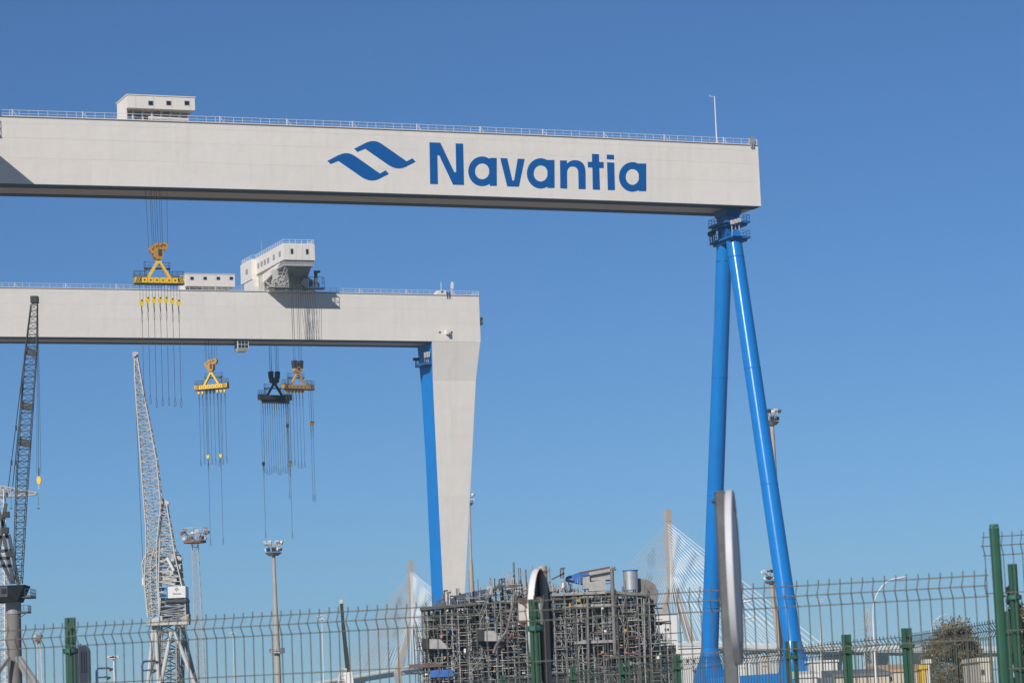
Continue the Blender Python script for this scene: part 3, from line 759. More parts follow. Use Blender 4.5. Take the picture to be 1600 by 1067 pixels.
# ------------------------------------------------------------------ cable-stayed bridge
def bridge():
    Y1, Y2 = 2624., 3273.
    r = thing('cable_stayed_bridge', 'long cable-stayed bridge with tall concrete pylons and white fanned cables', 'bridge', (gnd(1043, Y1)))
    b1, b2 = at(1043, 795, Y1), at(641, 875, Y2)
    ax = Vector((b1.x - b2.x, b1.y - b2.y, 0)); span = ax.length; ax.normalize(); nx = Vector((-ax.y, ax.x, 0))
    pts = [(-620, 30), (-300, 55), (0, 62), (span/2, 66.5), (span, 62.5), (span+90, 58), (span+250, 49), (span+540, 37), (span+1000, 24)]
    def dz(t):
        for (a, za), (b, zb) in zip(pts[:-1], pts[1:]):
            if t <= b: return za + (zb - za)*(t - a)/(b - a)
        return pts[-1][1]
    o2 = Vector((b2.x, b2.y, 0))
    def D(t, lat, z): p = o2 + ax*t + nx*lat; return Vector((p.x, p.y, z))
    ts = [-620 + 40*k for k in range(int((span + 1620)/40) + 1)]
    rings = [[D(t,-16,dz(t)),D(t,-16,dz(t)-1.6),D(t,-6,dz(t)-4.4),D(t,6,dz(t)-4.4),D(t,16,dz(t)-1.6),D(t,16,dz(t))] for t in ts]
    dk = MB().loft(rings).build('deck', M['deck'], r)
    for l in (-16.1, 16.1):
        MB().loft([[D(t,l-.3,dz(t)+2.4),D(t,l-.3,dz(t)-.4),D(t,l+.3,dz(t)-.4),D(t,l+.3,dz(t)+2.4)] for t in ts]).build('parapet', M['lampw'], dk)
    for t in [span+150+75*k for k in range(1, 10)] + [-200-75*k for k in range(5)]:
        z = dz(t) - 4.3
        MB().loft([[D(t-4,-4,0),D(t+4,-4,0),D(t+4,4,0),D(t-4,4,0)],[D(t-4,-4,z*.45),D(t+4,-4,z*.45),D(t+4,4,z*.45),D(t-4,4,z*.45)],[D(t-10,-6,z),D(t+10,-6,z),D(t+10,6,z),D(t-10,6,z)]]).build('pier', M['conc'], r)
    for t, top in ((0, b2.z), (span, b1.z)):
        py = MB()
        def sec(lat, hl, ha, z): return [D(t-ha,lat-hl,z),D(t+ha,lat-hl,z),D(t+ha,lat+hl,z),D(t-ha,lat+hl,z)]
        zs = top - 75
        py.loft([sec(0,2.6,3.2,zs-2), sec(0,2.4,3.0,zs+30), sec(0,2.3,2.9,top-11)])
        po = py.build('pylon', M['conc'], r)
        MB().loft([sec(0,2.6,3.2,top-11.004), sec(0,2.6,3.2,top-.5)]).build('pylon_cap', M['conc'], po)
        for s in (-1, 1):
            MB().loft([sec(s*13,3.4,4.8,0), sec(s*20,3.0,4.2,58), sec(s*2.4,2.2,3.3,zs+3)]).build('pylon_leg', M['conc'], po)
        MB().hexa(sec(0,22,3,56) + sec(0,22,3,60)).build('cross_beam', M['conc'], po)
        n = 19
        for side in (-1, 1):
            for k in range(n):
                f = (k + 1)/n; reach = 14 + 252*f
                za = top - 14 - 52*(1 - f)**1.0
                for s in (-1, 1):
                    a = D(t + side*2.5, s*1.5, za); tt = t + side*reach
                    MB().tube(a, D(tt, s*14.5, dz(tt)), .34 if t else .5, n=4, caps=False).build('stay_cable', M['cable'], po)
    return r
bridge()

# ------------------------------------------------------------------ lighting towers
def crown(r, c, rad, n, mt, rows=2, hgt=1.6):
    "round floodlight head: ring walkway, rail and lamps"
    for j in range(rows):
        rr = rad*(.75 + .25*j/(max(1, rows-1))); m = MB()
        P = [(c.x + rr*math.cos(2*math.pi*k/14), c.y + rr*math.sin(2*math.pi*k/14), c.z + j*hgt) for k in range(15)]
        m.path(P, .1, 5)
        for k in range(0, 14, 2): m.tube(P[k], (c.x, c.y, c.z + j*hgt*.3), .07, n=4)
        m.build('head_ring', mt, r)
    for k in range(n):
        a = 2*math.pi*(k + .3*random.random())/n; j = k % rows; rr = rad*(.8 + .25*j/(max(1, rows-1)))
        q = Vector((c.x + rr*math.cos(a), c.y + rr*math.sin(a), c.z + j*hgt + .4))
        d = Vector((math.cos(a), math.sin(a), -.6)).normalized()
        MB().bar(q - d*.15, q + d*.4, .85, .65).build('floodlight', M['lampw'] if random.random() < .55 else M['dsteel'], r)
def light_tower(label, Y, cx, ytop, xb, ybot, w0, w1, crown_px, nl, mt=None, waist=None, ring=None, rows=2):
    mt = mt or M['mast']; k = ppm(Y)
    top = at(cx, ytop, Y); lo = at(xb, ybot, Y)
    dr = (lo - top)/(top.z - lo.z); base = top + dr*top.z
    r = thing('lighting_tower', label, 'light tower', (base.x, base.y, 0))
    def cz(z): return top + dr*(top.z - z)
    m = MB(); rings = []
    lv = [(0, w1*.62/k), (lo.z, w1/2/k)]
    if waist: 
        za = at(cx, waist, Y).z
        lv = [(0, w1*.6/k), (za - 4.5, w1/2/k), (za, w0*.56/k)]
    lv.append((top.z, w0*.42/k))
    for z, rad in lv:
        c = cz(z); rings.append([(c.x + rad*math.cos(2*math.pi*q/14), c.y + rad*math.sin(2*math.pi*q/14), z) for q in range(14)])
    m.loft(rings).build('shaft', mt, r, smooth=True)
    c = cz(top.z)
    MB().tube((c.x,c.y,c.z-.6),(c.x,c.y,c.z+.1),crown_px*.28/k,crown_px*.5/k,n=12).build('head_platform', M['steel'], r)
    crown(r, c + Z*.5, crown_px*.5/k, nl, M['lgrey'], rows)
    if ring:
        c = cz(at(cx, ring, Y).z); rd = 11.5/k
        m = MB().tube((c.x,c.y,c.z-.2),(c.x,c.y,c.z+.1),rd*.8,n=12)
        P = [(c.x + rd*math.cos(2*math.pi*q/12), c.y + rd*math.sin(2*math.pi*q/12), c.z) for q in range(13)]
        railing(m, P, h=1.1, sp=1.5, r=.05); m.build('ring_walkway', M['lgrey'], r)
    return r
light_tower('pale concrete lighting tower with a round crown of floodlights and a ring walkway', 684, 427.5, 864, 434, 1045, 5.6, 8.6, 27, 16, waist=946, ring=1020)
light_tower('concrete lighting tower just behind the tapering white crane leg', 830, 733.5, 786, 736.6, 915, 3.6, 7.2, 13, 10, waist=868)
light_tower('tall concrete lighting tower rising behind the blue A-frame leg', 640, 1206, 660, 1213, 800, 7.5, 9.5, 24, 16, rows=2)
light_tower('pale concrete lighting tower with a wide floodlight frame between the blue legs', 720, 1205, 908, 1216, 990, 8, 9.5, 24, 12, rows=2)

def lattice_tower(label, Y, L, Rr, head, d, n, rad, mt, lamps=12):
    k = ppm(Y); Lp = [at(x, y, Y) for x, y in L]; Rp = [at(x, y, Y) for x, y in Rr]
    # continue to the ground
    def ext(pl):
        a, b = pl[0], pl[1]; return a + (a - b)*((a.z)/(b.z - a.z))
    Lp = [ext(Lp)] + Lp; Rp = [ext(Rp)] + Rp
    b = (Lp[0] + Rp[0])/2
    r = thing('lighting_tower', label, 'light tower', (b.x, b.y, 0))
    stuff(MB().lattice(Lp, Rp, (Rp[0]-Lp[0]).length, (Rp[-1]-Lp[-1]).length, n, rad, rad*.5).build('lattice_shaft', mt, r))
    if head:
        c = (Lp[-1] + Rp[-1])/2
        MB().tube(c - Z*.3, c + Z*.2, head*.45/k, n=10).build('head_platform', M['rust'], r)
        m = MB()
        rd = head*.5/k
        for z, q in ((.5,.62),(1.7,.8),(3.0,1.0)):
            m.path([(c.x + rd*q*math.cos(2*math.pi*i/8), c.y + rd*q*math.sin(2*math.pi*i/8), c.z + z) for i in range(9)], .085, 5)
        for i in range(8):
            a = 2*math.pi*i/8; m.tube((c.x + rd*.5*math.cos(a), c.y + rd*.5*math.sin(a), c.z), (c.x + rd*math.cos(a), c.y + rd*math.sin(a), c.z + 3.0), .08, n=4)
        m.build('head_frame', M['lgrey'], r)
        for i in range(lamps):
            a = 2*math.pi*(i+.5)/lamps; q = .75 + .2*(i % 2); z = .9 + 1.3*(i % 2)
            p = Vector((c.x + rd*q*math.cos(a), c.y + rd*q*math.sin(a), c.z + z))
            MB().bar(p, p + Vector((math.cos(a), math.sin(a), -.4))*.7, .8, .6).build('floodlight', M['rust'] if i % 3 else M['lampw'], r)
    return r
lattice_tower('slender lattice lighting tower with a square rusty floodlight basket', 662, [(307,1067),(300,846)], [(321,1067),(309,846)], 40, 2, 36, .075, M['lgrey'])
lattice_tower('distant white lattice mast with a small lamp head, beside the dark crane column', 900, [(59,1067),(57.5,1004)], [(66.5,1067),(62.5,1004)], 8, 2, 12, .07, M['lampw'], lamps=6)

def lamp_post(label, Y, x, ytop, xb, arms, hr=.07, head=(.7,.16)):
    "plain pole with a small cluster of lamps on top"
    top = at(x, ytop, Y); lo = at(xb, 1067, Y); dr = (lo - top)/(top.z - lo.z); b = top + dr*top.z
    r = thing('lamp_post', label, 'lamp post', (b.x, b.y, 0))
    MB().tube((b.x,b.y,0), top, hr*1.6, hr, n=8).build('pole', M['lampw'], r, smooth=True)
    for dx, dz_ in arms:
        q = top + Vector((dx, 0, dz_))
        MB().tube(top - Z*.1, q, hr*.7, n=5).build('arm', M['lampw'], r)
        MB().bar(q + Vector((-head[0]*.5,-.2,0)), q + Vector((head[0]*.5,-.2,-.05)), head[1]*2, head[1]).build('lamp_head', M['lgrey'], r)
    return r
lamp_post('thin white lamp post with a cross head, left of the black boom', 520, 503, 965, 506, [(-.55,.35),(.55,.35),(0,.5),(-.3,-.2),(.3,-.2)], .07)
lamp_post('thin lamp post beside the concrete lighting tower with the ring walkway', 560, 364, 990, 366.5, [(-.35,.2),(.35,.2),(0,.4)], .06)
lamp_post('low floodlight post with a broad bowl head behind the blue tube rack', 420, 177.5, 1028, 179, [(-.4,.25),(.4,.25),(0,.1)], .1, (1.0,.3))
lamp_post('small far lamp post with two drooping lamps right of the blue leg', 480, 1281, 940, 1283.5, [(-.35,.1),(.35,.1),(-.3,.45),(.3,.45)], .06, (.45,.12))

def street_lamp(label, Y, pole, curve, head):
    """swan-neck lamp"""
    P = [at(x, y, Y) for x, y in curve]; a, b = at(*pole[0], Y), at(*pole[1], Y)
    dr = (b - a)/(a.z - b.z); base = a + dr*a.z
    r = thing('street_lamp', label, 'street lamp', (base.x, base.y, 0))
    MB().tube((base.x,base.y,0), a, .085, .055, n=10).build('pole', M['lampw'], r, smooth=True)
    MB().path([a] + P, .04, 8).build('arm', M['lampw'], r)
    h0, h1 = at(*head[0], Y), at(*head[1], Y); d = (h1 - h0); n_ = Vector((0,1,0)); u_ = d.normalized().cross(n_)*-1
    w = d.length
    ring = lambda t, hy, hz: [h0 + d*t + n_*hy*sy + u_*hz*sz for sy, sz in ((-1,-.4),(1,-.4),(1,.5),(.4,1),(-.4,1),(-1,.5))]
    MB().loft([ring(0,.06*w,.05*w), ring(.25,.16*w,.10*w), ring(.7,.18*w,.10*w), ring(1,.08*w,.05*w)]).build('lamp_head', M['lampw'], r)
    return r
street_lamp('white swan-neck street lamp between two fence posts', 205, ((1364,965),(1369,1067)), [(1364.5,945),(1370,928),(1379,914),(1390,906),(1400,903)], ((1399,903.5),(1417,900)))
street_lamp('white swan-neck street lamp in front of the round olive tree', 350, ((1455,984),(1458,1067)), [(1456,977),(1460,970),(1465,965),(1470,962)], ((1469,962.5),(1479,958.5)))
street_lamp('street lamp mostly hidden behind the tall thin sign, its head higher', 215, ((1148,960),(1153,1067)), [(1149,948),(1153,942),(1160,940)], ((1159,940.5),(1178,936)))
street_lamp('street lamp mostly hidden behind the tall thin sign, its head lower', 232, ((1151,985),(1155,1067)), [(1152,973),(1156,968),(1162,966)], ((1162,966.5),(1180,961.5)))

# ------------------------------------------------------------------ white luffing crane
def luffing():
    Y = 628.; P = lambda x, y, dy=0: at(x, y, Y + dy)
    z2b = lambda x, y, dy=0: P(200 + x*.2876, 760 + y*.2876, dy)
    z1b = lambda x, y, dy=0: P(180 + x*.3, 540 + y*.3, dy)
    b = gnd(268, Y)
    r = thing('luffing_crane', 'pale grey lattice luffing crane with a white and blue machine house', 'crane', b)
    jib = MB()
    jib.lattice([z2b(118,715), z2b(96,520), z2b(105,330), z1b(165,950), z1b(140,650), z1b(115,330), z1b(103,160), z1b(101,60)],
                [z2b(178,700), z2b(165,520), z2b(160,330), z1b(242,830), z1b(218,600), z1b(180,400), z1b(148,240), z1b(116,62)], 5.5, .9, 42, .16, .085)
    stuff(jib.build('jib', M['lgrey'], r))
    jt = MB().bar(z1b(93,48), z1b(120,50), .9, 1.2).bar(z1b(107,46), z1b(109,85), .8).tube(z1b(100,45,-1), z1b(100,45,1), .5, n=10)
    jt.build('jib_head', M['lgrey'], r)
    # bulge on the jib's rear
    bl = MB().lattice([z2b(112,700), z2b(94,520), z2b(80,412), z2b(125,340)], [z2b(140,700), z2b(130,520), z2b(128,412), z2b(150,335)], 5, 4, 12, .15, .08)
    stuff(bl.build('jib_root_truss', M['lgrey'], r))
    tw = MB().lattice([z2b(185,720), z2b(172,540), z2b(176,300), z2b(184,95)], [z2b(318,715), z2b(300,540), z2b(262,390), z2b(212,100)], 6, 1.6, 22, .17, .09)
    stuff(tw.build('mast_tower', M['lgrey'], r))
    MB().tube(z2b(175,82), z2b(222,95), .55, n=10).bar(z2b(180,68), z2b(214,90), .7).bar(z2b(190,70), z2b(193,110), .9).build('mast_head', M['lgrey'], r)
    bk = MB().lattice([z2b(268,560,3), z2b(262,380,3)], [z2b(300,560,3), z2b(282,372,3)], 4, 3, 10, .13, .08)
    stuff(bk.build('back_stay_truss', M['dsteel'], r))
    MB().tube(z2b(212,385,-3), z2b(248,455,-3), .34, n=10).build('luffing_cylinder', M['lampw'], r, smooth=True)
    g = MB()
    for k in range(60):
        x = random.uniform(150, 290); y = random.uniform(340, 540); dy = random.uniform(-2.5, 3); q = z2b(x, y, dy)
        if k % 2: g.bar(q, q + Vector((random.uniform(-1.6,1.6), random.uniform(-.5,.5), random.uniform(-1.2,1.2))), .22)
        else: g.box(q.x-.3, q.x+.4, q.y-.3, q.y+.3, q.z-.35, q.z+.3)
    stuff(g.build('hoist_gear', M['lgrey'], r))
    MB().tube(z2b(214,490,-1), z2b(214,490,1.5), 1.5, n=18).build('rope_drum', M['lgrey'], r)
    # machine house
    a, c_ = P(262,916,-3.5), P(290,933,-3.5)
    x0, x1, z1_, z0 = a.x, c_.x, a.z, c_.z; lx = P(252,917,1.5).x
    y0 = Y - 3.5
    h = MB().hexa([(x0,y0,z0),(x1,y0,z0),(x1,y0+6,z0),(lx,y0+6,z0-.3),(x0,y0,z1_),(x1,y0,z1_),(x1,y0+6,z1_),(lx,y0+6,z1_)])
    ho = h.build('machine_house', M['lampw'], r)
    nrm = Vector((-(6), -(x0-lx), 0)).normalized()
    pq = [Vector((x0,y0,z0)), Vector((lx,y0+6,z0-.3)), Vector((lx,y0+6,z1_)), Vector((x0,y0,z1_))]
    MB().prism([p + nrm*.03 for p in pq], nrm*.06).build('blue_side', mat('house_blue',(.05,.30,.75),.5), ho)
    MB().hexa([(lx-.4,y0+6,z0-.9),(x1+.2,y0+6,z0-.9),(x1+.2,y0-.4,z0-.9),(x0-.4,y0-.4,z0-.9),(lx-.4,y0+6,z0-.31),(x1+.2,y0+6,z0-.31),(x1+.2,y0-.4,z0-.31),(x0-.4,y0-.4,z0-.31)]).build('house_frame', M['dsteel'], ho)
    # emblem and lettering on the house
    grey = mat('house_lettering', (.10,.11,.13), .6)
    def mp(pls, bx):      # pixel box -> house wall
        (sx0, sy0, sx1, sy1), (fx0, fz1, fx1, fz0) = bx
        fn = lambda x, y, d: Vector((x0 + (x1-x0)*(fx0 + (fx1-fx0)*(x-sx0)/(sx1-sx0)), y0 + d, z0 + (z1_-z0)*(fz1 + (fz0-fz1)*(y-sy0)/(sy1-sy0))))
        return pls, fn
    for pl in LOGO:
        pls, fn = mp([pl], ((511,220,649,283),(.38,.90,.62,.56))); flat(pls, fn, -.008, -.05, 'emblem', grey, ho, world=True)
    for pls in LETTERS:
        p2, fn = mp(pls, ((669,222,1011,300),(.28,.44,.76,.28))); flat(p2, fn, -.008, -.05, 'letter', grey, ho, world=True)
    # turret, side boxes, portal legs
    tu = MB().lattice([z2b(178,760), z2b(186,605)], [z2b(325,745), z2b(318,605)], 7, 6, 6, .2, .13)
    stuff(tu.build('turret_truss', M['steel'], r))
    for (xa, xb, ya, yb, mt) in ((115,186,700,742,M['lgrey']),(284,329,690,733,M['conc'])):
        p0, p1 = z2b(xa, yb, -3.5), z2b(xb, ya, -3.5)
        MB().hexa([(p0.x+.5,p0.y,p0.z),(p1.x,p0.y,p0.z),(p1.x,p0.y+4,p0.z),(p0.x+.5,p0.y+4,p0.z),(p0.x,p0.y,p1.z-.7),(p1.x,p0.y,p1.z),(p1.x,p0.y+4,p1.z),(p0.x,p0.y+4,p1.z-.7)]).build('ballast_box', mt, r)
    pk = MB(); 
    for (xa, ya, xb, yb, dy) in ((140,750,108,1067,-4),(150,750,166,1067,-4),(235,790,178,1067,-5),(255,790,360,1067,-5),(190,780,100,1067,5),(290,745,370,1067,5),(300,745,296,1067,4),(255,900,300,1067,3)):
        p0, p1 = z2b(xa, ya, dy*.6), z2b(xb, yb, dy); p2 = p1 + (p1-p0)*((p1.z - .05)/(p0.z - p1.z))
        MB().tube(p0, p2, .42, n=8).build('portal_leg', M['lgrey'] if dy < 0 else M['steel'], r, smooth=True)
    q0, q1 = z2b(178,1067), z2b(268,1067); q0.z = q1.z = 0
    co = MB().lattice([q0, z2b(175,745)], [q1, z2b(268,745)], 5, 5, 14, .2, .12)
    stuff(co.build('centre_column', M['steel'], r))
    MB().tube(z2b(100,745), z2b(330,738), .5, n=8).bar(z2b(110,745,-4), z2b(330,738,-4), .7).build('turntable', M['lgrey'], r)
    MB().tube(z1b(97,50), z1b(141,1067), .05, n=4).tube(z1b(141,1067), z2b(84,500), .05, n=4).build('hoist_rope', M['rope'], r)
    p = z2b(84,505); MB().box(p.x-.3,p.x+.3,p.y-.3,p.y+.3,p.z-1.2,p.z+.4).build('rope_weight', M['lampw'], r)
luffing()

# ------------------------------------------------------------------ dark slewing crane at the left
def dark_crane():
    Y = 470.; P = lambda x, y, dy=0: at(x, y, Y + dy)
    b = gnd(22, Y)
    r = thing('slewing_crane', 'dark lattice-boom slewing crane on a grey column at the picture edge', 'crane', b)
    z7 = lambda x, y: P(x*.3, 440 + y*.3); z8 = lambda x, y, dy=0: P(x*.306, 740 + y*.306, dy)
    L = [z8(70,560), z8(82,120), z7(88,980), z7(110,640), z7(132,360), z7(162,120)]
    Rr = [z8(110,560), z8(135,120), z7(148,980), z7(171,650), z7(191,360), z7(195,120)]
    stuff(MB().lattice(L, Rr, 1.9, .9, 46, .075, .04).build('boom', M['dsteel'], r))
    for y0, y1 in ((355,375),(640,655),(828,845)):
        t = (y0-120)/860; x = 177 - 59*t
        MB().bar(z7(x-32,y0+5), z7(x+30,y1), .16, 1.2).build('boom_joint', M['dsteel'], r)
    MB().box(*[v for v in (z7(162,100).x, z7(199,100).x)], Y-.8, Y+.8, z7(170,112).z, z7(170,78).z).build('boom_head', M['black'], r)
    for x0,y0,x1,y1 in ((126,400,44,1067),(120,520,66,1067),(160,150,108,570)):
        MB().tube(z7(x0,y0), z7(x1,y1), .07, n=5).build('pendant_line', M['black'], r)
    for x,y in ((108,572),(84,762),(60,942),(82,942),(36,1110)): 
        q = z7(x,y); MB().bar(q-Z*.4, q+Z*.4, .28).build('pendant_link', M['black'], r)
    for x0, x1 in ((195,192),(196,202),(197,213)): MB().tube(z7(x0,100), z7(x1,1000), .03, n=4).build('hoist_rope', M['rope'], r)
    q = P(61,750)
    MB().prism([(q.x+a*.72,Y-.25,q.z+b*.85) for a, b in ((-.3,.7),(.3,.7),(.52,.2),(.45,-.3),(.2,-.8),(-.2,-.8),(-.45,-.3),(-.52,.2))],(0,.5,0)).build('hook_block', M['hyel'], r)
    MB().tube(q-Z*.8, q-Z*1.5, .13).build('hook', M['lgrey'], r); MB().tube(q+Z*.7, q+Z*2.0, .1).build('hook_swivel', M['black'], r)
    # gantry frame behind the cab
    fm = MB()
    for xa,ya,xb,yb in ((20,330,70,560),(45,310,95,570),(-40,330,60,560),(0,395,60,390),(0,430,50,430),(0,470,62,470),(-20,150,40,330),(30,150,-30,560),(0,325,45,318)):
        fm.bar(z8(xa,ya), z8(xb,yb), .5, .5)
    stuff(fm.build('gantry_frame', M['dsteel'], r))
    for x, y in ((28,290),(32,210),(55,410)): q = z8(x,y); MB().box(q.x-.55,q.x+.5,Y-.5,Y+.5,q.z-.45,q.z+.5).build('sheave_block', M['black'], r)
    # cab and turntable
    zz = lambda x, y, dy=0: P(x*.1754, 880 + y*.1754, dy)
    a, c_ = zz(-60,352), zz(245,195)
    cb = MB().hexa([(a.x,Y-3,a.z),(zz(180,352).x,Y-3,a.z),(zz(180,352).x,Y+3,a.z),(a.x,Y+3,a.z),(a.x,Y-3,c_.z),(c_.x,Y-3,c_.z),(c_.x,Y+3,c_.z),(a.x,Y+3,c_.z)])
    co = cb.build('cab', mat('cab_dark',(.014,.014,.016),.8,var=.4,scale=1,spec=.15), r)
    q0, q1 = zz(-40,300,-3.1), zz(65,200,-3.1)
    MB().box(q0.x,q1.x,q0.y,q0.y+.06,q0.z,q1.z).build('cab_front', M['dsteel'], co)
    for k in range(2):
        x = q1.x - .95 - k*1.05; MB().box(x,x+.8,q0.y-.05,q0.y-.004,q0.z+.5,q1.z-.4).build('pane', M['glass'], co)
    e = zz(245,190); railing(MB(), [(c_.x,Y-2.6,zz(0,310).z),(c_.x+.9,Y-2.6,zz(0,310).z),(c_.x+.9,Y+2.6,zz(0,310).z)], h=1.2, sp=.8, r=.035).build('side_railing', M['dsteel'], r)
    MB().box(c_.x-.5,c_.x+.95,Y-2.6,Y+2.6,zz(0,314).z-.1,zz(0,314).z+.05).build('side_step', M['dsteel'], r)
    t0, t1 = zz(52,372), zz(188,372); cx = (t0.x+t1.x)/2; rd = (t1.x-t0.x)/2
    MB().tube((cx,Y,zz(0,455).z),(cx,Y,a.z-.004),rd*1.02,n=20).build('slewing_ring', M['steel'], r)
    MB().tube((cx,Y,0),(cx,Y,zz(0,455).z-.004),rd*.98,rd*.95,n=20).build('column', mat('column_grey',(.20,.18,.165),.8,var=.2,scale=.6,dirt=(.1,.09,.08),dscale=.6,damt=.6), r, smooth=True)
    pf = MB().box(cx+rd*.9,zz(255,0).x,Y-1.5,Y+1.5,zz(0,452).z,zz(0,447).z); railing(pf, [(cx+rd,Y-1.4,zz(0,447).z),(zz(255,0).x,Y-1.4,zz(0,447).z),(zz(255,0).x,Y+1.4,zz(0,447).z)], h=1.1, sp=.6, r=.03)
    pf.bar((zz(250,0).x,Y-1.4,zz(0,450).z),(cx+rd*.9,Y-1.4,zz(0,495).z),.12); pf.build('column_platform', M['dsteel'], r)
    for sx, xa, xb in ((1,175,330),(-1,80,-90),(1,150,270)):
        p0, p1 = zz(xa,835,-2), zz(xb,1067,-5); p2 = p1 + (p1-p0)*(p1.z/(p0.z-p1.z)); MB().bar(p0, p2, .55).build('column_strut', M['steel'], r)
    m = MB()
    for k in range(26):
        q = zz(205,640+k*22,-2.2); m.bar(q, q+Vector((.5,0,0)), .06)
    p0, p1 = zz(205,620,-2.2), zz(205,1100,-2.2); m.bar(p0,p1,.07).bar(p0+Vector((.5,0,0)),p1+Vector((.5,0,0)),.07); m.build('ladder', M['steel'], r)
dark_crane()
def back_crane():
    Y = 640.; P = lambda x, y, dy=0: at(x, y, Y + dy)
    b = gnd(2, Y)
    r = thing('hammerhead_crane', 'grey lattice tower with a pointed horizontal arm behind the dark crane', 'crane', b)
    q0, q1 = P(-8,1067), P(9,1067); q0.z = q1.z = 0
    stuff(MB().lattice([q0, P(-8,765)], [q1, P(7,765)], 2.4, 2, 44, .13, .07).build('tower', M['lampw'], r))
    stuff(MB().lattice([P(-70,775), P(0,776), P(56,773)], [P(-70,752), P(0,759), P(58,770)], 2.2, .5, 16, .14, .1).build('arm', M['lgrey'], r))
    MB().tube(P(59.5,773), P(60,790), .04, n=4).bar(P(58,794), P(62,794), .25).build('hook_line', M['rope'], r)
    MB().tube(P(17.5,774), P(17.5,793), .04, n=4).bar(P(16,794), P(19,794), .25).build('hook_line', M['rope'], r)
back_crane()

# ------------------------------------------------------------------ telescopic crane
def tele():
    Y = 430.; P = lambda x, y: at(x, y, Y)
    b = gnd(547, Y); r = thing('telescopic_crane', 'mobile crane with a raised black telescopic boom before the far pylon', 'crane', b)
    z = lambda x, y: P(460 + x*.2128, 840 + y*.2128)
    for (xa,ya,xb,yb,w) in ((345,470,358,640,.45),(358,636,376,820,.55),(376,812,394,985,.62)): MB().bar(z(xa,ya), z(xb,yb), w).build('boom_section', M['black'], r)
    MB().bar(z(330,462), z(356,460), .3).bar(z(343,455), z(345,482), .5).build('boom_head', M['lgrey'], r)
    MB().bar(z(376,800), z(389,812), .35).build('boom_collar', M['dsteel'], r)
    q = z(394,985); e = Vector((q.x+.6, Y, 3.0))
    MB().bar(q - Z*.0, e, 1.3).build('boom_base', M['lampw'], r)
    fr = MB().lattice([Vector((q.x-2.6,Y,3)), z(342,960)], [Vector((q.x-.8,Y,3)), z(385,960)], 1.6, 1.4, 8, .07, .05); stuff(fr.build('jib_rack', M['lampw'], r))
    MB().box(b.x-5,b.x+5,Y-1.4,Y+1.4,1.0,2.4).box(b.x-1.5,b.x+2.6,Y-1.3,Y+1.3,2.404,3.6).build('carrier', M['lampw'], r)
    for k in range(4): MB().tube((b.x-3.9+k*2.5,Y-1.45,.75),(b.x-3.9+k*2.5,Y+1.45,.75),.75,n=16).build('axle', M['black'], r)
tele()
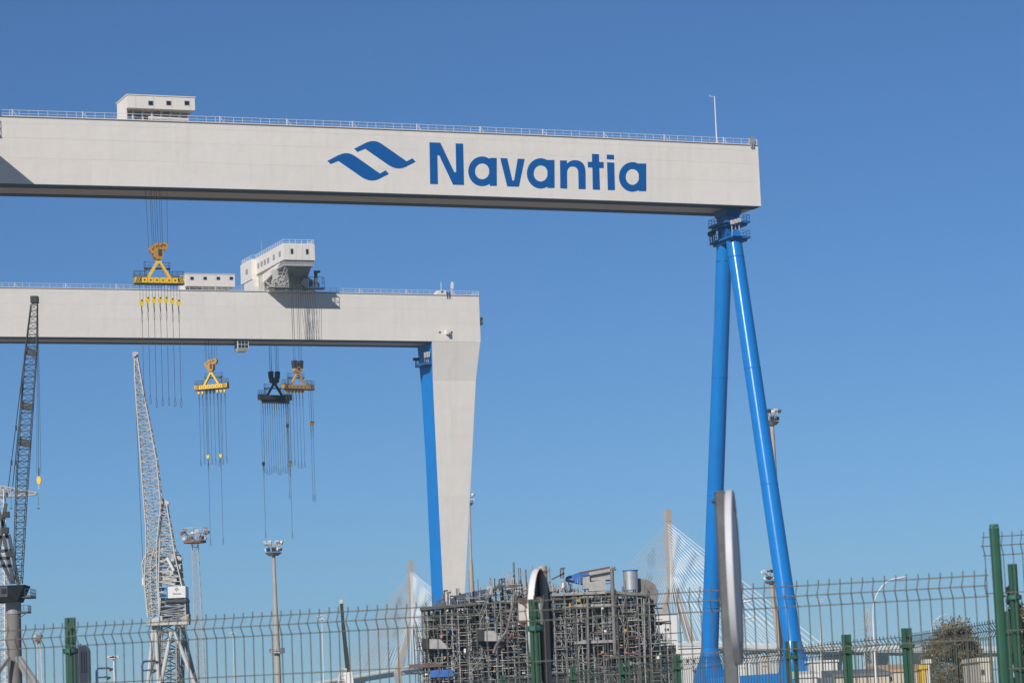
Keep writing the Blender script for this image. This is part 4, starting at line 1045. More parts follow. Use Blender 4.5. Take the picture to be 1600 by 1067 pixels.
# ------------------------------------------------------------------ scaffolded ship module
def module():
    Y = 370.; P = lambda x, y, dy=0: at(x, y, Y + dy)
    rnd = random.Random(5)
    r = thing('ship_module', 'large steel ship module wrapped in tubular scaffolding and tarpaulins', 'ship module', gnd(850, Y + 8))
    prof = [(640,1010),(648,1000),(657,998),(658,953),(700,947),(735,932),(760,926),(800,908),(832,914),(870,920),(935,927),(1000,931),(1024,944),(1030,985),(1050,1003),(1062,1035),(1066,1060)]
    def top(x):
        for (a, ya), (b, yb) in zip(prof[:-1], prof[1:]):
            if x <= b: return ya + (yb-ya)*(x-a)/(b-a)
        return prof[-1][1]
    dark = mat('module_dark', (.022,.020,.020), .8, var=.4, scale=.6)
    mid = mat('module_grey', (.17,.162,.15), .7, var=.3, scale=.8)
    sc1 = mat('scaffold_tube', (.31,.31,.30), .55, metal=.2, var=.3, scale=.7)
    sc2 = mat('scaffold_dark', (.085,.083,.08), .65, var=.3, scale=.7)
    brd = mat('toe_board', (.15,.075,.065), .8, var=.35, scale=1.2)
    brl = mat('scaffold_board', (.30,.295,.28), .8, var=.3, scale=1.2)
    tarp = mat('grey_tarpaulin', (.36,.355,.34), .7, var=.12, scale=1.5, bump=.12, bscale=1.6, dirt=(.2,.19,.17), dscale=1, damt=.5)
    tarpb = mat('blue_tarpaulin', (.03,.13,.42), .6, var=.3, scale=2, bump=.1, bscale=2.5)
    tarpd = mat('navy_tarpaulin', (.045,.065,.12), .7, var=.3, scale=1, bump=.1, bscale=2)
    silver = mat('silver_tank', (.56,.56,.56), .38, metal=.6, var=.06, scale=1)
    # hull blocks behind the scaffolding
    for (a, b, yt, dy, dp, mt) in ((664,735,958,4,14,dark),(735,832,938,5,16,dark),(832,930,932,4,16,dark),(930,1022,934,3.5,14,dark),(660,732,1003,2.6,3,dark),(1022,1056,1008,5,9,dark)):
        p0, p1 = P(a, yt, dy), P(b, yt, dy)
        MB().box(p0.x, p1.x, Y+dy, Y+dy+dp, 0, (p0.z+p1.z)/2).build('hull_block', mt, r)
    # clutter: pipes, tanks and boxes on the faces
    cl = {k: MB() for k in ('mid','sc1','dark','brl')}
    for k in range(760):
        x = rnd.uniform(662, 1026); y = rnd.uniform(top(x)+8, 1075); q = P(x, y, rnd.uniform(1.5, 3.4)); t = rnd.random()
        key = rnd.choice(['mid','mid','sc1','dark','brl'])
        if t < .4:
            w, h = rnd.uniform(.12,.9), rnd.uniform(.12,.7); cl[key].box(q.x, q.x+w, q.y, q.y+.7, q.z, q.z+h)
        elif t < .7: cl[key].tube(q, q + Z*rnd.uniform(1, 4.5), rnd.uniform(.04,.14), n=7)
        else: cl[key].tube(q, q + Vector((rnd.uniform(.8,4),0,rnd.uniform(-.1,.1))), rnd.uniform(.04,.12), n=7)
    for key, mt in (('mid',mid),('sc1',sc1),('dark',sc2),('brl',brl)): stuff(cl[key].build('pipework', mt, r))
    # scaffolding: standards one by one, ledgers and braces joined
    led, led2, brc = MB(), MB(), MB()
    lift = 2.0
    for layer, dy in enumerate((-.6, .3, 1.0, 1.7, 2.4)):
        xs = []; x = 648 + layer*4
        while x < 1062: xs.append(x); x += rnd.choice((6, 9, 12, 15, 18))
        for i, x in enumerate(xs):
            tp = top(x) - (rnd.choice((0, 6, 10, 14, 24)) if layer < 2 else 4)
            a, b = P(x, tp, dy), P(x, 1075, dy); a.x = b.x = (a.x + b.x)/2
            MB().bar((a.x, Y+dy, 3.0), a, .085 if layer else .10).build('standard', sc1 if rnd.random() < .62 else sc2, r)
            if i + 1 < len(xs):
                x2 = xs[i+1]; zt = min(a.z, P(x2, top(x2), dy).z); c = P(x2, 1075, dy); c.x = P(x2, (top(x2)+1075)/2, dy).x
                z = 5.0
                while z < zt:
                    if rnd.random() < .86: (led if rnd.random() < .6 else led2).bar((a.x-.15,Y+dy-.08,z), (c.x+.15,Y+dy-.08,z+rnd.uniform(-.03,.03)), .07)
                    if rnd.random() < .13: brc.bar((a.x,Y+dy-.16,z), (c.x,Y+dy-.16,z+rnd.choice((1,-1))*2.0), .06)
                    z += rnd.choice((.7, 1.0, 1.0))
    stuff(led.build('ledger', sc1, r)); stuff(led2.build('ledger', sc2, r)); stuff(brc.build('brace', sc1, r))
    # boards on every lift
    for z0 in [5.1 + 2.05*k for k in range(7)] + [6.2 + 2.05*k for k in range(7)]:
        x = 650. + rnd.uniform(0,12)
        while x < 1055:
            ln = rnd.uniform(10, 34); x2 = min(x + ln, 1060)
            a, b = P(x, 1000, -1), P(x2, 1000, -1)
            if min(P(x, top(x)).z, P(x2, top(x2)).z) > z0 and rnd.random() < .8:
                t = rnd.random(); mt = brd if t < .24 else (brl if t < .68 else sc2); y0 = Y - .75 + rnd.choice((0, 1.4, 2.6))
                MB().box(a.x, b.x, y0, y0 + 1.2, z0, z0 + rnd.choice((.07,.12,.18))).build('scaffold_board', mt, r)
            x = x2 + 2
    # decks inside, ducts and coloured odds and ends
    for z0 in [5.0 + 2.05*k for k in range(8)]:
        for a_, b_ in ((660,735),(735,832),(832,930),(930,1024)):
            if rnd.random() < .8:
                pa, pb = P(a_, 1000, 1), P(b_, 1000, 1)
                if min(P(a_+3, top(a_+3)).z, P(b_-3, top(b_-3)).z) > z0 + .4: MB().box(pa.x+.1, pb.x-.1, Y+1.0, Y+4.6, z0-.12, z0+.1).build('inner_deck', rnd.choice((brl, mid, brd)), r)
    for k in range(34):
        x = rnd.uniform(665, 1020); y = rnd.uniform(top(x)+18, 1060); q = P(x, y, rnd.uniform(-.3,.9)); t = rnd.random()
        if t < .45: MB().tube(q, q - Z*rnd.uniform(1.2,3.6), rnd.uniform(.1,.24), n=10).build('duct', rnd.choice((mid, sc1, silver)), r, smooth=True)
        elif t < .75: MB().tube(q, q + Vector((rnd.uniform(1.2,3.4),0,0)), rnd.uniform(.09,.2), n=10).build('duct', rnd.choice((mid, sc1, brl)), r, smooth=True)
        else: MB().box(q.x,q.x+rnd.uniform(.5,1.3),q.y,q.y+.5,q.z,q.z+rnd.uniform(.4,1.1)).build('cabinet', rnd.choice((mid, sc2, tarp, brd)), r)
    for k in range(46):
        x = rnd.uniform(660, 1040); y = rnd.uniform(top(x)+14, 1062); q = P(x, y, -1.0)
        MB().box(q.x,q.x+rnd.uniform(.12,.4),q.y,q.y+.06,q.z,q.z+rnd.uniform(.12,.45)).build('tag_sheet', rnd.choice((M['lampw'], M['red'], M['ochre'], tarpb, M['lampw'], brd)), r)
    # stepped frames on the roof
    rf = MB()
    for k in range(46):
        x = rnd.choice((rnd.uniform(735,830), rnd.uniform(862,915), rnd.uniform(955,1000))); y = top(x); q = P(x, y+3, rnd.uniform(-.5,2.5)); h = rnd.uniform(.4,1.9)
        rf.bar(q, q + Z*h, rnd.uniform(.06,.13))
        if k % 2: rf.bar(q + Z*h*.9, q + Vector((rnd.uniform(-1.6,1.6),0,h*.9)), .08)
        if k % 5 == 0: rf.box(q.x,q.x+rnd.uniform(.4,1.2),q.y,q.y+.6,q.z,q.z+rnd.uniform(.3,.9))
    stuff(rf.build('roof_frames', sc1, r))
    # main deck edges
    for (xa, xb, ya, yb, dy, mt) in ((656,745,953,945,-1,sc2),(862,948,931,927,-1,brl),(948,1012,926,931,-1,mid),(898,955,948,947,-1,brl),(898,960,1006,1003,-1,brl),(640,690,1042,1040,-1,brd)):
        a, b = P(xa, ya, dy), P(xb, yb, dy)
        MB().hexa([a, b, b+Vector((0,5,0)), a+Vector((0,5,0)), a+Z*.35, b+Z*.35, b+Vector((0,5,.35)), a+Vector((0,5,.35))]).build('deck_edge', mt, r)
    # wedge hoods with dark mouths
    for (x0, x1, x2, yt, yb) in ((671,687,703,998,1013),(757,772,785,985,1001)):
        a, b, c_, d = P(x0,yt,-1.5), P(x1,yt,-1.5), P(x2,yb,-1.5), P(x0,yb,-1.5)
        MB().prism([a,b,c_,d],(0,3,0)).build('hood', tarp, r)
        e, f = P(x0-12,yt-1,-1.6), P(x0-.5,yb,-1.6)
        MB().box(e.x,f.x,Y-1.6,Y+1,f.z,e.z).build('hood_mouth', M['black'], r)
    def sheet_(pts, name, mt, th=.3, dy=-1.2):
        MB().prism([P(x, y, dy) for x, y in pts], (0, th, 0)).build(name, mt, r)
    sheet_([(704,935),(718,928),(765,919),(765,943),(735,947),(704,950)], 'tarpaulin', tarpd, 5, 1.5)
    sheet_([(672,1047),(706,1045),(709,1056),(672,1058)], 'tarpaulin', tarpb)
    sheet_([(884,901),(905,894),(921,891),(921,902),(910,912),(884,906)], 'tarpaulin', tarpb, 3, .5)
    sheet_([(920,892),(953,886),(956,890),(955,905),(921,907)], 'tarpaulin', tarp, 4, 0)
    sheet_([(911,900),(921,897),(922,918),(911,920)], 'tarpaulin', tarp, 3, -.4)
    sheet_([(919,909),(946,905),(947,922),(920,923)], 'tarpaulin', tarp, 3, -.8)
    sheet_([(790,918),(830,908),(830,925),(812,930),(792,931)], 'tarpaulin', tarp, 3, 1)
    sheet_([(997,903),(1012,905),(1024,913),(1026,920),(1026,945),(1010,942),(998,926)], 'tarpaulin', mat('old_tarpaulin',(.20,.18,.16),.8,var=.3,scale=1,bump=.1,bscale=2), 5, .5)
    a, b = P(905,895,-.9), P(953,886,-.9); MB().bar(a, b, .22).build('roof_edge', M['rustb'], r)
    # silver tank with a blue lid
    a, b = P(986,921,-.5), P(985,892,-.5)
    MB().tube((b.x,Y,a.z),(b.x,Y,b.z),.93,n=24).build('tank', silver, r, smooth=True)
    MB().tube((b.x,Y,b.z+.004),(b.x,Y,b.z+.16),.97,n=24).build('tank_lid', tarpb, r)
    # tall pipes, bent pipe, davits, long slanting spar
    for xa, ya, xb, yb, w, mt in ((956,888,961,1022,.5,mid),(825,1060,800,925,.0,mid),(1006,935,1009,1067,.2,sc1),(918,930,920,1067,.35,mid)):
        if w: MB().tube(P(xa,ya,-1.4), P(xb,yb,-1.4), w/2, n=10).build('tall_pipe', mt, r, smooth=True)
    MB().path([P(957,889,-1.4), P(958.5,886.5,-1.4), P(960,888,-1.4), P(960,891,-1.4)], .22, 8).build('pipe_cap', mid, r)
    MB().path([P(771,1020,-1.5), P(775,1008,-1.5), P(792,985,-1.5), P(801,945,-1.5), P(804,925,-1.5)], .17, 7).build('slanting_spar', mid, r)
    dv = MB()
    for xa,ya,xb,yb in ((695,950,694,922),(700,950,700,927),(694,923,700,922),(698,926,705,925),(703,931,722,931),(722,931,728,938),(682,939,694,936),(683,944,694,943),(780,917,780,905),(784,918,784,904),(780,905,788,904),(772,918,806,916),(876,903,876,888),(880,903,880,888),(876,888,883,887),(862,905,882,895),(784,908,790,909)):
        dv.bar(P(xa,ya,-1), P(xb,yb,-1), .2)
    stuff(dv.build('davit_frames', sc2, r))
    MB().path([P(762,921,-1),P(764,917,-1),P(768,918,-1),P(768,926,-1)],.25,8).build('vent_pipe', tarp, r)
    # workers' lamps and small signs in red and orange
    for x,y,w,h,mt in ((889,948,3,5,M['ochre']),(912,948,3,4,M['ochre']),(902,971,3,4,M['red']),(918,998,2.5,6,M['red']),(975,1020,5,2.2,M['red']),(988,1020,5,2.2,M['red']),(725,1019,3,6,M['lampw']),(878,918,3,8,M['lampw'])):
        p = P(x,y,-1.2); MB().box(p.x,p.x+w/12.3,Y-1.3,Y-1.2,p.z,p.z+h/12.3).build('panel', mt, r)
module()

# ------------------------------------------------------------------ buildings and yard in the distance
def block(label, x0, x1, yt, Y, dp, mt, name='building', cat='building', wins=(), roof=None, slope=0):
    a, b = at(x0, yt, Y), at(x1, yt, Y); z = (a.z + b.z)/2
    r = thing(name, label, cat, ((a.x+b.x)/2, Y, 0))
    w = MB().hexa([(a.x,Y,0),(b.x,Y,0),(b.x,Y+dp,0),(a.x,Y+dp,0),(a.x,Y,z),(b.x,Y,z),(b.x,Y+dp,z),(a.x,Y+dp,z)]).build('wall', mt, r)
    ov = .006*Y/10
    MB().hexa([(a.x-ov,Y-ov,z+.004),(b.x+ov,Y-ov,z+.004),(b.x+ov,Y+dp,z+.004),(a.x-ov,Y+dp,z+.004),(a.x-ov,Y-ov,z+.35),(b.x+ov,Y-ov,z+.35),(b.x+ov,Y+dp,z+.35+slope),(a.x-ov,Y+dp,z+.35+slope)]).build('roof', roof or mt, r)
    for (px, py, ww, hh) in wins:
        p = at(px, py, Y); k = Y/FOC
        f = MB().box(p.x, p.x+ww*k, Y-.12, Y-.004, p.z-hh*k, p.z).build('window', M['steel'], r)
        MB().box(p.x+.15*ww*k, p.x+.85*ww*k, Y-.16, Y-.124, p.z-.85*hh*k, p.z-.15*hh*k).build('pane', M['glass'], f)
    return r
wh = mat('white_render', (.66,.645,.62), .8, var=.05, scale=.1, dirt=(.5,.47,.43), dscale=.1, damt=.4)
gy = mat('shed_grey', (.50,.50,.50), .7, var=.05, scale=.1)
be = mat('beige_wall', (.55,.48,.38), .8, var=.06, scale=.2)
dk = mat('dark_roof', (.16,.17,.19), .7, var=.1, scale=.1)
block('tall white block right behind the scaffolded module', 1026, 1057, 959, 760, 9, wh, wins=[(1038,981,3,4),(1042,981,3,4),(1036,1015,3,4)])
block('long white shed behind the blue crane foot, next to the tall white block', 1057.5, 1106, 1012, 790, 24, wh, wins=[(1062,1030,4,5),(1072,1030,4,5),(1082,1030,4,5),(1092,1030,4,5)])
rr = random.Random(3)
for i, (x0, x1, yt, lab) in enumerate(((1152,1172,1027,'pale house of the far town beside the thin sign'),(1168,1190,1020,'stepped pale house of the far town between the blue legs'),(1186,1203,1024,'cream house of the far town between the blue legs'),(1199,1222,1018,'tallest grey house of the far town between the blue legs'),(1216,1236,1030,'low white house of the far town by the near blue foot'))):
    w = [(x0 + 2 + 4.2*k, yt + 3 + 6*j, 1.8, 2.4) for k in range(int((x1-x0-3)/4.2)) for j in range(3)]
    block(lab, x0, x1, yt, 1500 + 60*i, 14, (wh, gy, be, gy, wh)[i], name='town_house', cat='house', wins=w, roof=(be, dk, be, dk, wh)[i])
block('plain white box building right of the blue crane foot', 1264, 1308, 1034, 520, 16, wh, roof=wh)
block('long dark-roofed warehouse with a beige wall, beyond the second fence', 1303, 1392, 1056, 330, 12, be, roof=dk, slope=.6, wins=[(1389,1055,5,10)])
block('low shed with an orange-tan roof beyond the warehouse', 1376, 1436, 1049, 420, 14, be, roof=mat('tan_roof',(.50,.34,.20),.8,var=.1,scale=.3), slope=.9)
block('beige building beside the olive tree', 1529, 1551, 1033, 250, 9, mat('pale_beige',(.62,.55,.45),.8,var=.06,scale=.3), wins=[(1532,1045,5,8)])
block('white gatehouse below the blue crane foot', 1249, 1279, 1058, 300, 6, wh, slope=.4)
for i, (x0, x1, yt, mt, lab) in enumerate(((1439,1446,1045,M['yellow'],'upright yellow container before the olive tree'),(1447,1453,1036,wh,'tall white cabin beside the yellow container'))):
    block(lab, x0, x1, yt, 240, 2.4, mt, name='container' if i == 0 else 'site_cabin', cat='container' if i == 0 else 'cabin')
a = at(1300, 1050, 300)
def container(label, x0, x1, yt, Y, col):
    a, b = at(x0, yt, Y), at(x1, yt, Y); h = 2.6; z1 = (a.z+b.z)/2
    r = thing('container_stack', label, 'container', ((a.x+b.x)/2, Y, 0)); mt = mat('container_paint', col, .7, var=.25, scale=.8, dirt=(.08,.05,.04), dscale=.8, damt=.6)
    z = z1; n = 0
    while z > .2:
        z0 = max(0, z - h); MB().box(a.x, b.x, Y, Y+2.4, z0+.06, z).build('container_body', mt, r)
        k = 0; x = a.x + .1
        while x < b.x - .2:
            MB().box(x, x+.16, Y-.06, Y-.004, z0+.2, z-.15).build('corrugation', mt, r); x += .42
        z = z0
    return r
container('red-brown container stack under the olive tree', 1470, 1535, 1050, 285, (.13,.05,.045))
container('blue-grey container stack beside the white gatehouse', 1281, 1303, 1058, 280, (.12,.16,.22))

def power_pylon():
    Y = 1800.; r = thing('electricity_pylon', 'distant lattice electricity pylon with three pairs of arms', 'pylon', gnd(1359, Y))
    P = lambda x, y: at(x, y, Y)
    b0, b1 = P(1348,1067), P(1368,1067); d = b0.z; b0.z = b1.z = 0
    stuff(MB().lattice([b0, P(1351.5,1010), P(1353.6,951)], [b1, P(1361,1010), P(1355.6,951)], 8, .8, 16, .32, .2).build('tower', M['lgrey'], r))
    for y, w in ((968,9),(982,11),(996,9)):
        m = MB(); c = P(1355+ (y-950)*.04, y)
        for s in (-1, 1): m.tube(c + Z*1.6, c + Vector((s*w*.39,0,0)), .22, n=4); m.tube(c - Z*.4, c + Vector((s*w*.39,0,0)), .22, n=4)
        m.build('cross_arm', M['lgrey'], r)
power_pylon()

# ------------------------------------------------------------------ trees
def tree(label, Y, px, ytop, wpx, col, n, seed, leaf, blobs, conifer=False):
    rn = random.Random(seed); c = gnd(px, Y); H = at(px, ytop, Y).z; Wd = wpx/ppm(Y)/2
    r = thing('olive_tree' if not conifer else 'pine_tree', label, 'tree', c)
    bark = mat('bark', (.10,.075,.055), .9, var=.3, scale=4)
    tk = MB(); top = Vector((c.x, c.y, H*.8))
    tk.tube(c, (c.x+.1,c.y,H*.35), .22, .16, n=8).tube((c.x+.1,c.y,H*.35), top, .16, .05, n=7)
    tk.build('trunk', bark, r)
    for k in range(9):
        a = rn.uniform(0, 6.28); z = H*rn.uniform(.25,.65); e = Vector((c.x + Wd*.75*math.cos(a), c.y + Wd*.75*math.sin(a), z + H*rn.uniform(.1,.28)))
        MB().tube((c.x,c.y,z), e, .08, .025, n=5).build('limb', bark, r)
    m = MB(); cl = []
    for k in range(blobs):
        u = rn.random()
        if conifer: z = H*(.25 + .72*u); rr_ = Wd*(1.05-u)*.8
        else:
            z = H*(.16 + .76*u); rr_ = Wd*math.sqrt(max(0, 1 - ((u-.35)/.68)**2))*.80
        a = rn.uniform(0, 6.28); q = rr_*math.sqrt(rn.random())
        cl.append((Vector((c.x + q*math.cos(a), c.y + q*math.sin(a), z)), Wd*rn.choice((.12,.18,.26,.40))))
    for k in range(n):
        p, s = rn.choice(cl)
        d = Vector((rn.gauss(0,1), rn.gauss(0,1), rn.gauss(0,.9))).normalized()*s*rn.random()**.4
        o = p + d; x = Vector((rn.gauss(0,1), rn.gauss(0,1), rn.gauss(0,1))).normalized(); y = x.cross(Vector((rn.gauss(0,1),rn.gauss(0,1),rn.gauss(0,1)))).normalized()
        l = leaf*rn.uniform(.6,1.3)
        m.add([o - x*l, o + y*l*.42, o + x*l, o - y*l*.42], [(0,1,2,3)])
    f = stuff(m.build('crown', mat('foliage', col, .7, var=.55, scale=1.4, spec=.2, dirt=(col[0]*1.9,col[1]*1.5,col[2]*1.6), dscale=2.5, damt=.7), r))
    return r
tree('round olive-grey tree behind the second fence', 265, 1497, 968, 112, (.20,.155,.085), 30000, 6, .15, 84)
tree('dark pine behind the ringed post at the fence corner', 150, 1590, 912, 60, (.035,.040,.022), 6000, 9, .12, 60, True)
tree('brownish shrubby tree beyond the dark pine', 190, 1612, 930, 70, (.10,.075,.035), 5000, 12, .14, 50)

# ------------------------------------------------------------------ fences
def notched_post(r, x, y, z, w, name='post', mt=None, cap=True, tilt=(0, 0)):
    h = w/2; g = w*.16
    sec = [(-h,-h),(-g,-h),(-g*.6,-h+g*1.2),(g*.6,-h+g*1.2),(g,-h),(h,-h),(h,h),(-h,h)]
    lo = [(x + a - tilt[0], y + b - tilt[1], 0) for a, b in sec]; hi = [(x + a, y + b, z) for a, b in sec]
    return MB().loft([lo, hi]).build(name, mt or M['green'], r)
def clamp(r, x, y, z, rad, h):
    n = 20; rg = [[(x + q*math.cos(2*math.pi*k/n), y + q*math.sin(2*math.pi*k/n), z + e) for k in range(n)] for q, e in ((rad*.9,-h/2),(rad,-h*.35),(rad,h*.35),(rad*.9,h/2))]
    return MB().loft(rg).build('clamp_ring', M['ring'], r, smooth=True)
WR = .0027
def wire_path(pts, r): 
    m = MB(); m.path(pts, r, 6); return m
FOLDS = [(0,0,.024),(0,0,0),(0,-.032,-.048),(0,0,-.096),(0,0,-.88),(0,-.032,-.93),(0,0,-.98),(0,0,-2.05)]
def mesh_panel(label, A, B, n, zt, group, extra=0):
    "A, B ground points; zt height of the top wire"
    d = (B - A); L = d.length; rz = math.atan2(d.y, d.x)
    r = thing('mesh_fence', label, 'fence', (A.x, A.y, 0), rz, group)
    vm = mesh_of(wire_path([Vector(p) for p in FOLDS], WR), 'wire', M['wire'])
    sp = L/n
    for k in range(n + 1): piece('vertical_wire', vm, r, (k*sp + random.uniform(-.0022,.0022), random.uniform(-.001,.001), zt + random.uniform(-.003,.003)), (random.uniform(-.004,.004), random.uniform(-.004,.004), random.uniform(-.12,.12)))
    hm = mesh_of(MB().tube((-.01,0,0),(L+.01,0,0),WR*1.12,n=6), 'bar', M['wire'])
    for z, y in [(0,.004),(-.048,-.028),(-.096,.004)] + [(-.096-.196*k, .004) for k in range(1, 5)] + [(-.93,-.028)] + [(-.98-.2*k, .004) for k in range(0, 6)]:
        piece('horizontal_wire', hm, r, (0, y, zt + z))
    return r
A = at(23, 980, 15.2); B = at(1540, 895, 13.4); zt = (A.z + B.z)/2 - .012
dv = (B - A); dv.z = 0; A0 = Vector((A.x, A.y, 0)); B0 = Vector((B.x, B.y, 0))
def onl(px):
    "ground point of the near fence line at a photo column"
    d = ray(px, 1000); lo, hi = -.4, 1.2
    for _ in range(50):
        m = (lo+hi)/2; p = A0 + dv*m
        if proj((p.x, p.y, zt))[0] < px: lo = m
        else: hi = m
    return A0 + dv*lo
p1, p2 = onl(103), onl(828)
GF = 'near wire mesh fence panels'
sp0 = dv.length/95
step = dv.normalized()
mesh_panel('green wire mesh fence panel left of the ringed post with the dark casing', p1 - step*(sp0*14+.02), p1 - step*.02, 14, zt, GF)
n12 = round((p2-p1).length/sp0)
mesh_panel('wire mesh fence panel between the dark casing and the round sign seen from behind', p1 + step*.02, p2 - step*.02, n12, zt, GF)
n23 = round((B0-p2).length/sp0)
mesh_panel('wire mesh fence panel between the round sign seen from behind and the tall corner post', p2 + step*.02, B0, n23, zt, GF)
bk = Vector((-step.y, step.x, 0))*.045
for p, top_y, px, rg_y, lab in ((p1, 965, 103, 1017, 'green notched fence post with a clamp ring beside the dark blue casing'), (p2, 936, 828, 982, 'green notched fence post with a clamp ring before the round sign seen from behind')):
    q = p + bk; z = at(px, top_y, q.y).z
    r = thing('fence_post', lab, 'post', (q.x, q.y, 0)); notched_post(r, q.x, q.y, z, .05)
    clamp(r, q.x, q.y, at(px, rg_y, q.y).z, .042, .026)
# tall corner post and the higher panel behind it
t = at(1553, 823, 13.2)
r = thing('fence_post', 'tall plain green corner post without any clamp ring', 'post', (t.x+.012, t.y, 0))
n = 18; wv = .0215
sec = lambda x, y, z: [(x + wv*math.copysign(abs(math.cos(a))**.45, math.cos(a)), y + wv*math.copysign(abs(math.sin(a))**.45, math.sin(a)), z) for a in [2*math.pi*k/n for k in range(n)]]
MB().loft([sec(t.x+.012, t.y, 0), sec(t.x, t.y, t.z-.004), ]).build('post_shaft', M['green'], r, smooth=True)
MB().loft([sec(t.x, t.y, t.z), [(x, y, z+.012) for x, y, z in [(t.x + (v[0]-t.x)*.8, t.y + (v[1]-t.y)*.8, t.z) for v in sec(t.x, t.y, t.z)]]]).build('cap', M['green'], r)
c0 = at(1537, 842, 15.2); c1_ = at(1700, 826, 15.0)
mesh_panel('taller wire mesh fence panel running on past the tall corner post', Vector((c0.x,c0.y,0)), Vector((c1_.x,c1_.y,0)), round((Vector((c1_.x,c1_.y,0))-Vector((c0.x,c0.y,0))).length/.0515), (c0.z+c1_.z)/2, GF)
q = at(1584, 880, 15.15)
r = thing('fence_post', 'green notched fence post with a clamp ring right of the tall corner post', 'post', (q.x, q.y+.05, 0)); notched_post(r, q.x, q.y+.05, q.z, .042); clamp(r, q.x, q.y+.05, at(1585,933,15.2).z, .039, .026)

# second fence running away behind
hz = .62
pp2 = []
for px, py in ((1567,955),(1416,981),(1322,991),(1236,1001),(1145,1011),(1058,1021),(975,1031),(895,1041),(785,1054),(640,1068)):
    d = hz*FOC/(horizon(px) - py); p = at(px, py, d); pp2.append((Vector((p.x, p.y, 0)), p.z))
LB = ['beside the tall corner post','just past the nearer swan-neck lamp','under the bridge deck by the pylon','before the blue crane foot','hidden mostly by the tall thin sign','before the white shed','at the module\'s right side','at the module\'s middle','beside the round sign seen from behind','low before the module']
vm2 = {}
for i, (p, z) in enumerate(pp2):
    r = thing('fence_post', 'second fence post ' + LB[i], 'post', (p.x, p.y, 0), 0, 'posts of the second fence')
    if i in (3, 6):
        for e in (-.035, .035): notched_post(r, p.x+e, p.y, z, .042)
    else: notched_post(r, p.x, p.y, z, .078 if i < 5 else .066)
    MB().box(p.x-.055,p.x+.055,p.y-.055,p.y+.055,z-.16,z-.135).build('clamp', M['green'], r)
for i in range(len(pp2)-1):
    (a, za), (b, zb) = pp2[i], pp2[i+1]; z = (za+zb)/2 - .07
    L = (b-a).length; rz = math.atan2((b-a).y, (b-a).x)
    r = thing('mesh_fence', 'second wire mesh fence panel left of its post ' + LB[i], 'fence', (a.x, a.y, 0), rz, 'panels of the second fence')
    m = MB(); n = int(L/.085)
    for k in range(1, n):
        x = L*k/n
        for f0, f1 in zip(FOLDS[:-1], FOLDS[1:]): m.bar((x, f0[1], z+f0[2]), (x, f1[1], z+f1[2]), .0058)
    for zz in (0, -.096, -.48, -.88, -.98, -1.4, -1.8): m.bar((0,.006,z+zz), (L,.006,z+zz), .006)
    m.bar((0,-.026,z-.048),(L,-.026,z-.048),.006)
    stuff(m.build('wire_mesh', M['fwire'], r, world=False))

# ------------------------------------------------------------------ signs
def disc_sign(r, c, az, rad, depth, hollow):
    nv = Vector((math.sin(az), math.cos(az), 0)); tv = Vector((math.cos(az), -math.sin(az), 0)); n = 56
    ring = lambda q, d: [c + tv*(q*math.cos(2*math.pi*k/n)) + Z*(q*math.sin(2*math.pi*k/n)) + nv*d for k in range(n)]
    MB().loft([ring(rad-.002,-depth), ring(rad,-depth), ring(rad,0), ring(rad-.004,.003)], caps=False).build('rim', M['lampw'] if hollow else M['signg'], r, smooth=True)
    MB().loft([ring(rad-.0025,-depth), ring(rad-.0025,-.001)], caps=False).build('inner_rim', M['signd'], r, smooth=True)
    MB().loft([ring(rad-.008,-.006), ring(rad-.008,-.002)]).build('plate', M['signd'] if hollow else M['signf'], r)
    MB().loft([ring(rad-.009,0.0), ring(rad-.009,.0015), ring(rad*.78,.0015), ring(rad*.78,0.0)], caps=False).build('red_border', M['red'], r)
    MB().loft([ring(rad*.77,0.0), ring(rad*.77,.0012)]).build('face', M['signf'], r)
    if not hollow: MB().loft([ring(rad-.008,-depth+.001), ring(rad-.008,-depth+.004)]).build('back_plate', M['galv'], r)
    return nv, tv
Y = 9.9
c = at(1151.5, 901, Y)
r = thing('road_sign', 'round road sign seen edge-on, on a grey galvanised post', 'sign', (c.x, Y, 0))
nv, tv = disc_sign(r, c, R(96.6), .295, .021, False)
tp = at(1126, 771, Y); bt = at(1142, 1067, Y); ln = (bt - tp)/(tp.z - bt.z); b = tp + ln*tp.z
w = .0195
MB().hexa([(b.x-w,b.y-w*2,0),(b.x+w,b.y-w*2,0),(b.x+w,b.y+w*2,0),(b.x-w,b.y+w*2,0),(tp.x-w,tp.y-w*2,tp.z),(tp.x+w,tp.y-w*2,tp.z),(tp.x+w,tp.y+w*2,tp.z),(tp.x-w,tp.y+w*2,tp.z)]).build('pole', M['galv'], r)
MB().box(tp.x-w-.001,tp.x+w+.001,tp.y-w*2-.001,tp.y+w*2+.001,tp.z+.001,tp.z+.006).build('pole_cap', M['galv'], r)
for py in (783, 1017):
    q = at(1117 + (py-771)*.052, py, Y); MB().tube(q + Vector((-.012,0,0)), q + Vector((.05,0,0)), .007, n=8).build('bolt', M['dsteel'], r)
Y = 14.95
c = at(841, 980, Y)
r = thing('road_sign', 'round road sign seen from behind, its rim pale and its back dark', 'sign', (c.x, Y, 0))
nv, tv = disc_sign(r, c, R(-80), .300, .029, True)
pc = c - nv*.055 + tv*.0 + Vector((-.02,.03,0))
MB().tube((pc.x,pc.y,0),(pc.x,pc.y,at(847,884,Y).z),.024,n=14).build('pole', M['mast'], r, smooth=True)
q0, q1 = at(811, 975, Y-.22), at(845, 934, Y-.22)
MB().box(q0.x,q1.x,Y-.22,Y-.212,q0.z,q1.z).build('back_bracket_plate', M['lgrey'], r)
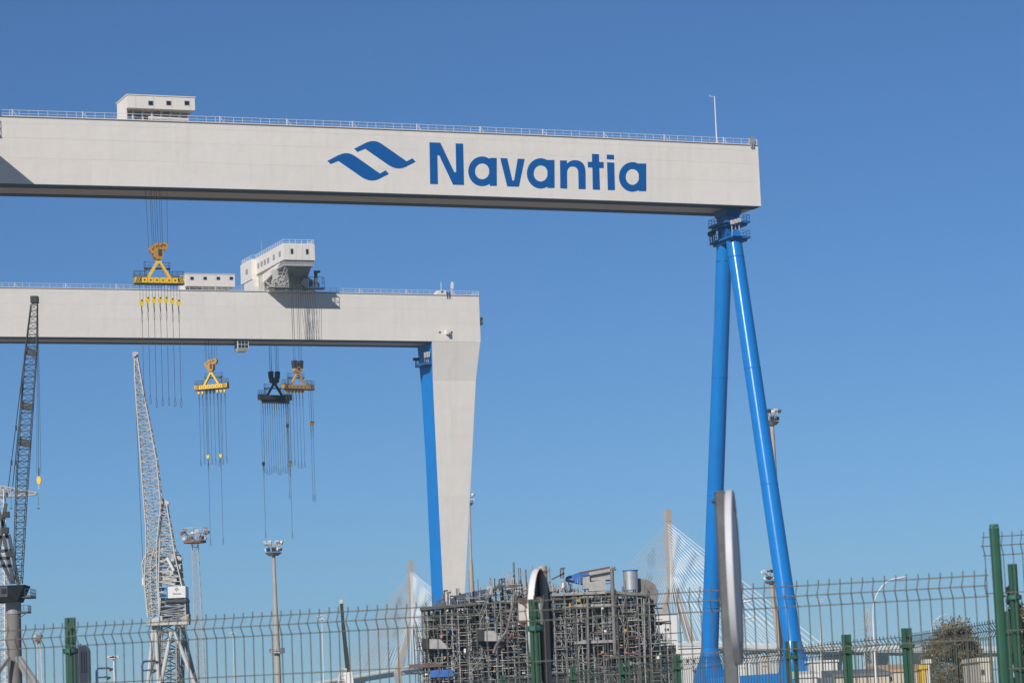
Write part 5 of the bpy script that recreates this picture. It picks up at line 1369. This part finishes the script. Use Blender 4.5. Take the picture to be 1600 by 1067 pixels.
for py in (935, 970):
    a, b = at(808, py+1, Y-.24), at(846, py-1, Y-.24)
    MB().bar(a, b, .012).build('bracket_bar', M['rustb'], r)
    MB().bar(at(812,py+2,Y-.24), at(820,py+9,Y-.24), .009).build('bracket_stay', M['rustb'], r)
    MB().bar((b.x-.01,Y-.236,b.z),(pc.x,pc.y,b.z),.014).build('bracket_arm', M['rustb'], r)
MB().bar(at(845,934,Y-.25), at(846.5,975,Y-.25), .012).build('bracket_channel', M['galv'], r)
a = at(846,893,Y); MB().bar(a, a + Vector((.035,0,0)), .01).build('bolt', M['rustb'], r)

# ------------------------------------------------------------------ casing and blue tube racks
Y = 15.7
a, b = at(119.5, 1067, Y), at(139, 1008, Y)
r = thing('equipment_casing', 'dark blue round-topped casing behind the fence by the ringed post', 'casing', ((a.x+b.x)/2, Y, 0))
cx, hw = (a.x+b.x)/2 - .002, .034
out = [(cx-hw,Y,.7),(cx+hw,Y,.7),(cx+hw,Y,b.z-.03),(cx+hw*.8,Y,b.z-.010),(cx+hw*.4,Y,b.z),(cx-hw*.7,Y,b.z-.002),(cx-hw*.95,Y,b.z-.02)]
MB().prism(out,(0,.08,0)).build('shell', M['bin'], r)
for e in (-.6, -.2, .2, .6): MB().box(cx+hw*e-.003,cx+hw*e+.003,Y-.006,Y-.001,b.z-.14,b.z-.03).build('rib', M['bin'], r)
MB().tube((cx-.012,Y+.03,b.z-.002),(cx-.012,Y+.03,b.z+.014),.004,n=8).build('eyelet', M['dsteel'], r)
MB().tube((cx,Y+.04,0),(cx,Y+.04,.702),.03,n=10).build('stand', M['bin'], r)
for xo, yo, lab in ((150.5, 1043.5, 'blue bent tube rack with two dark prongs beside the dark casing'), (222.5, 1032.5, 'blue bent tube rack with two dark prongs before the luffing crane legs')):
    Y = 19.; g = lambda x, y: at(x, y, Y)
    p0 = g(xo+2, 1067); p0g = Vector((g(xo,1050).x, Y, 0))
    r = thing('tube_rack', lab, 'rack', p0g, 0, 'blue tube racks behind the fence')
    MB().path([p0g, Vector((p0g.x, Y, g(xo,yo+5).z)), g(xo+2.5,yo), g(xo+18,yo-.5)], .0065, 8).build('upright', M['bluet'], r)
    MB().bar(g(xo+16,yo-1), g(xo+25,yo+1.5), .018, .012).bar(g(xo+21,yo+4), g(xo+25.5,yo+.5), .012).build('prong', M['black'], r)
    MB().tube(g(xo+.5,yo+14.5), g(xo+16,yo+13.5), .0055, n=8).build('lower_tube', M['bluet'], r)
    MB().bar(g(xo+14,yo+13), g(xo+22,yo+14.5), .016, .011).bar(g(xo+16,yo+18), g(xo+22,yo+14), .011).build('prong', M['black'], r)

# ------------------------------------------------------------------ air
hz_m = bpy.data.materials.new('haze'); hz_m.use_nodes = True
N = hz_m.node_tree.nodes; N.remove(N['Principled BSDF'])
pv = N.new('ShaderNodeVolumePrincipled')
pv.inputs['Color'].default_value = (.44, .80, .96, 1); pv.inputs['Density'].default_value = 1.0e-4; pv.inputs['Anisotropy'].default_value = 0
hz_m.node_tree.links.new(pv.outputs[0], N['Material Output'].inputs['Volume'])
hzo = MB().box(-5300, 5300, -900, 5300, -1.5, 205).build('haze', hz_m); hzo['kind'] = 'stuff'
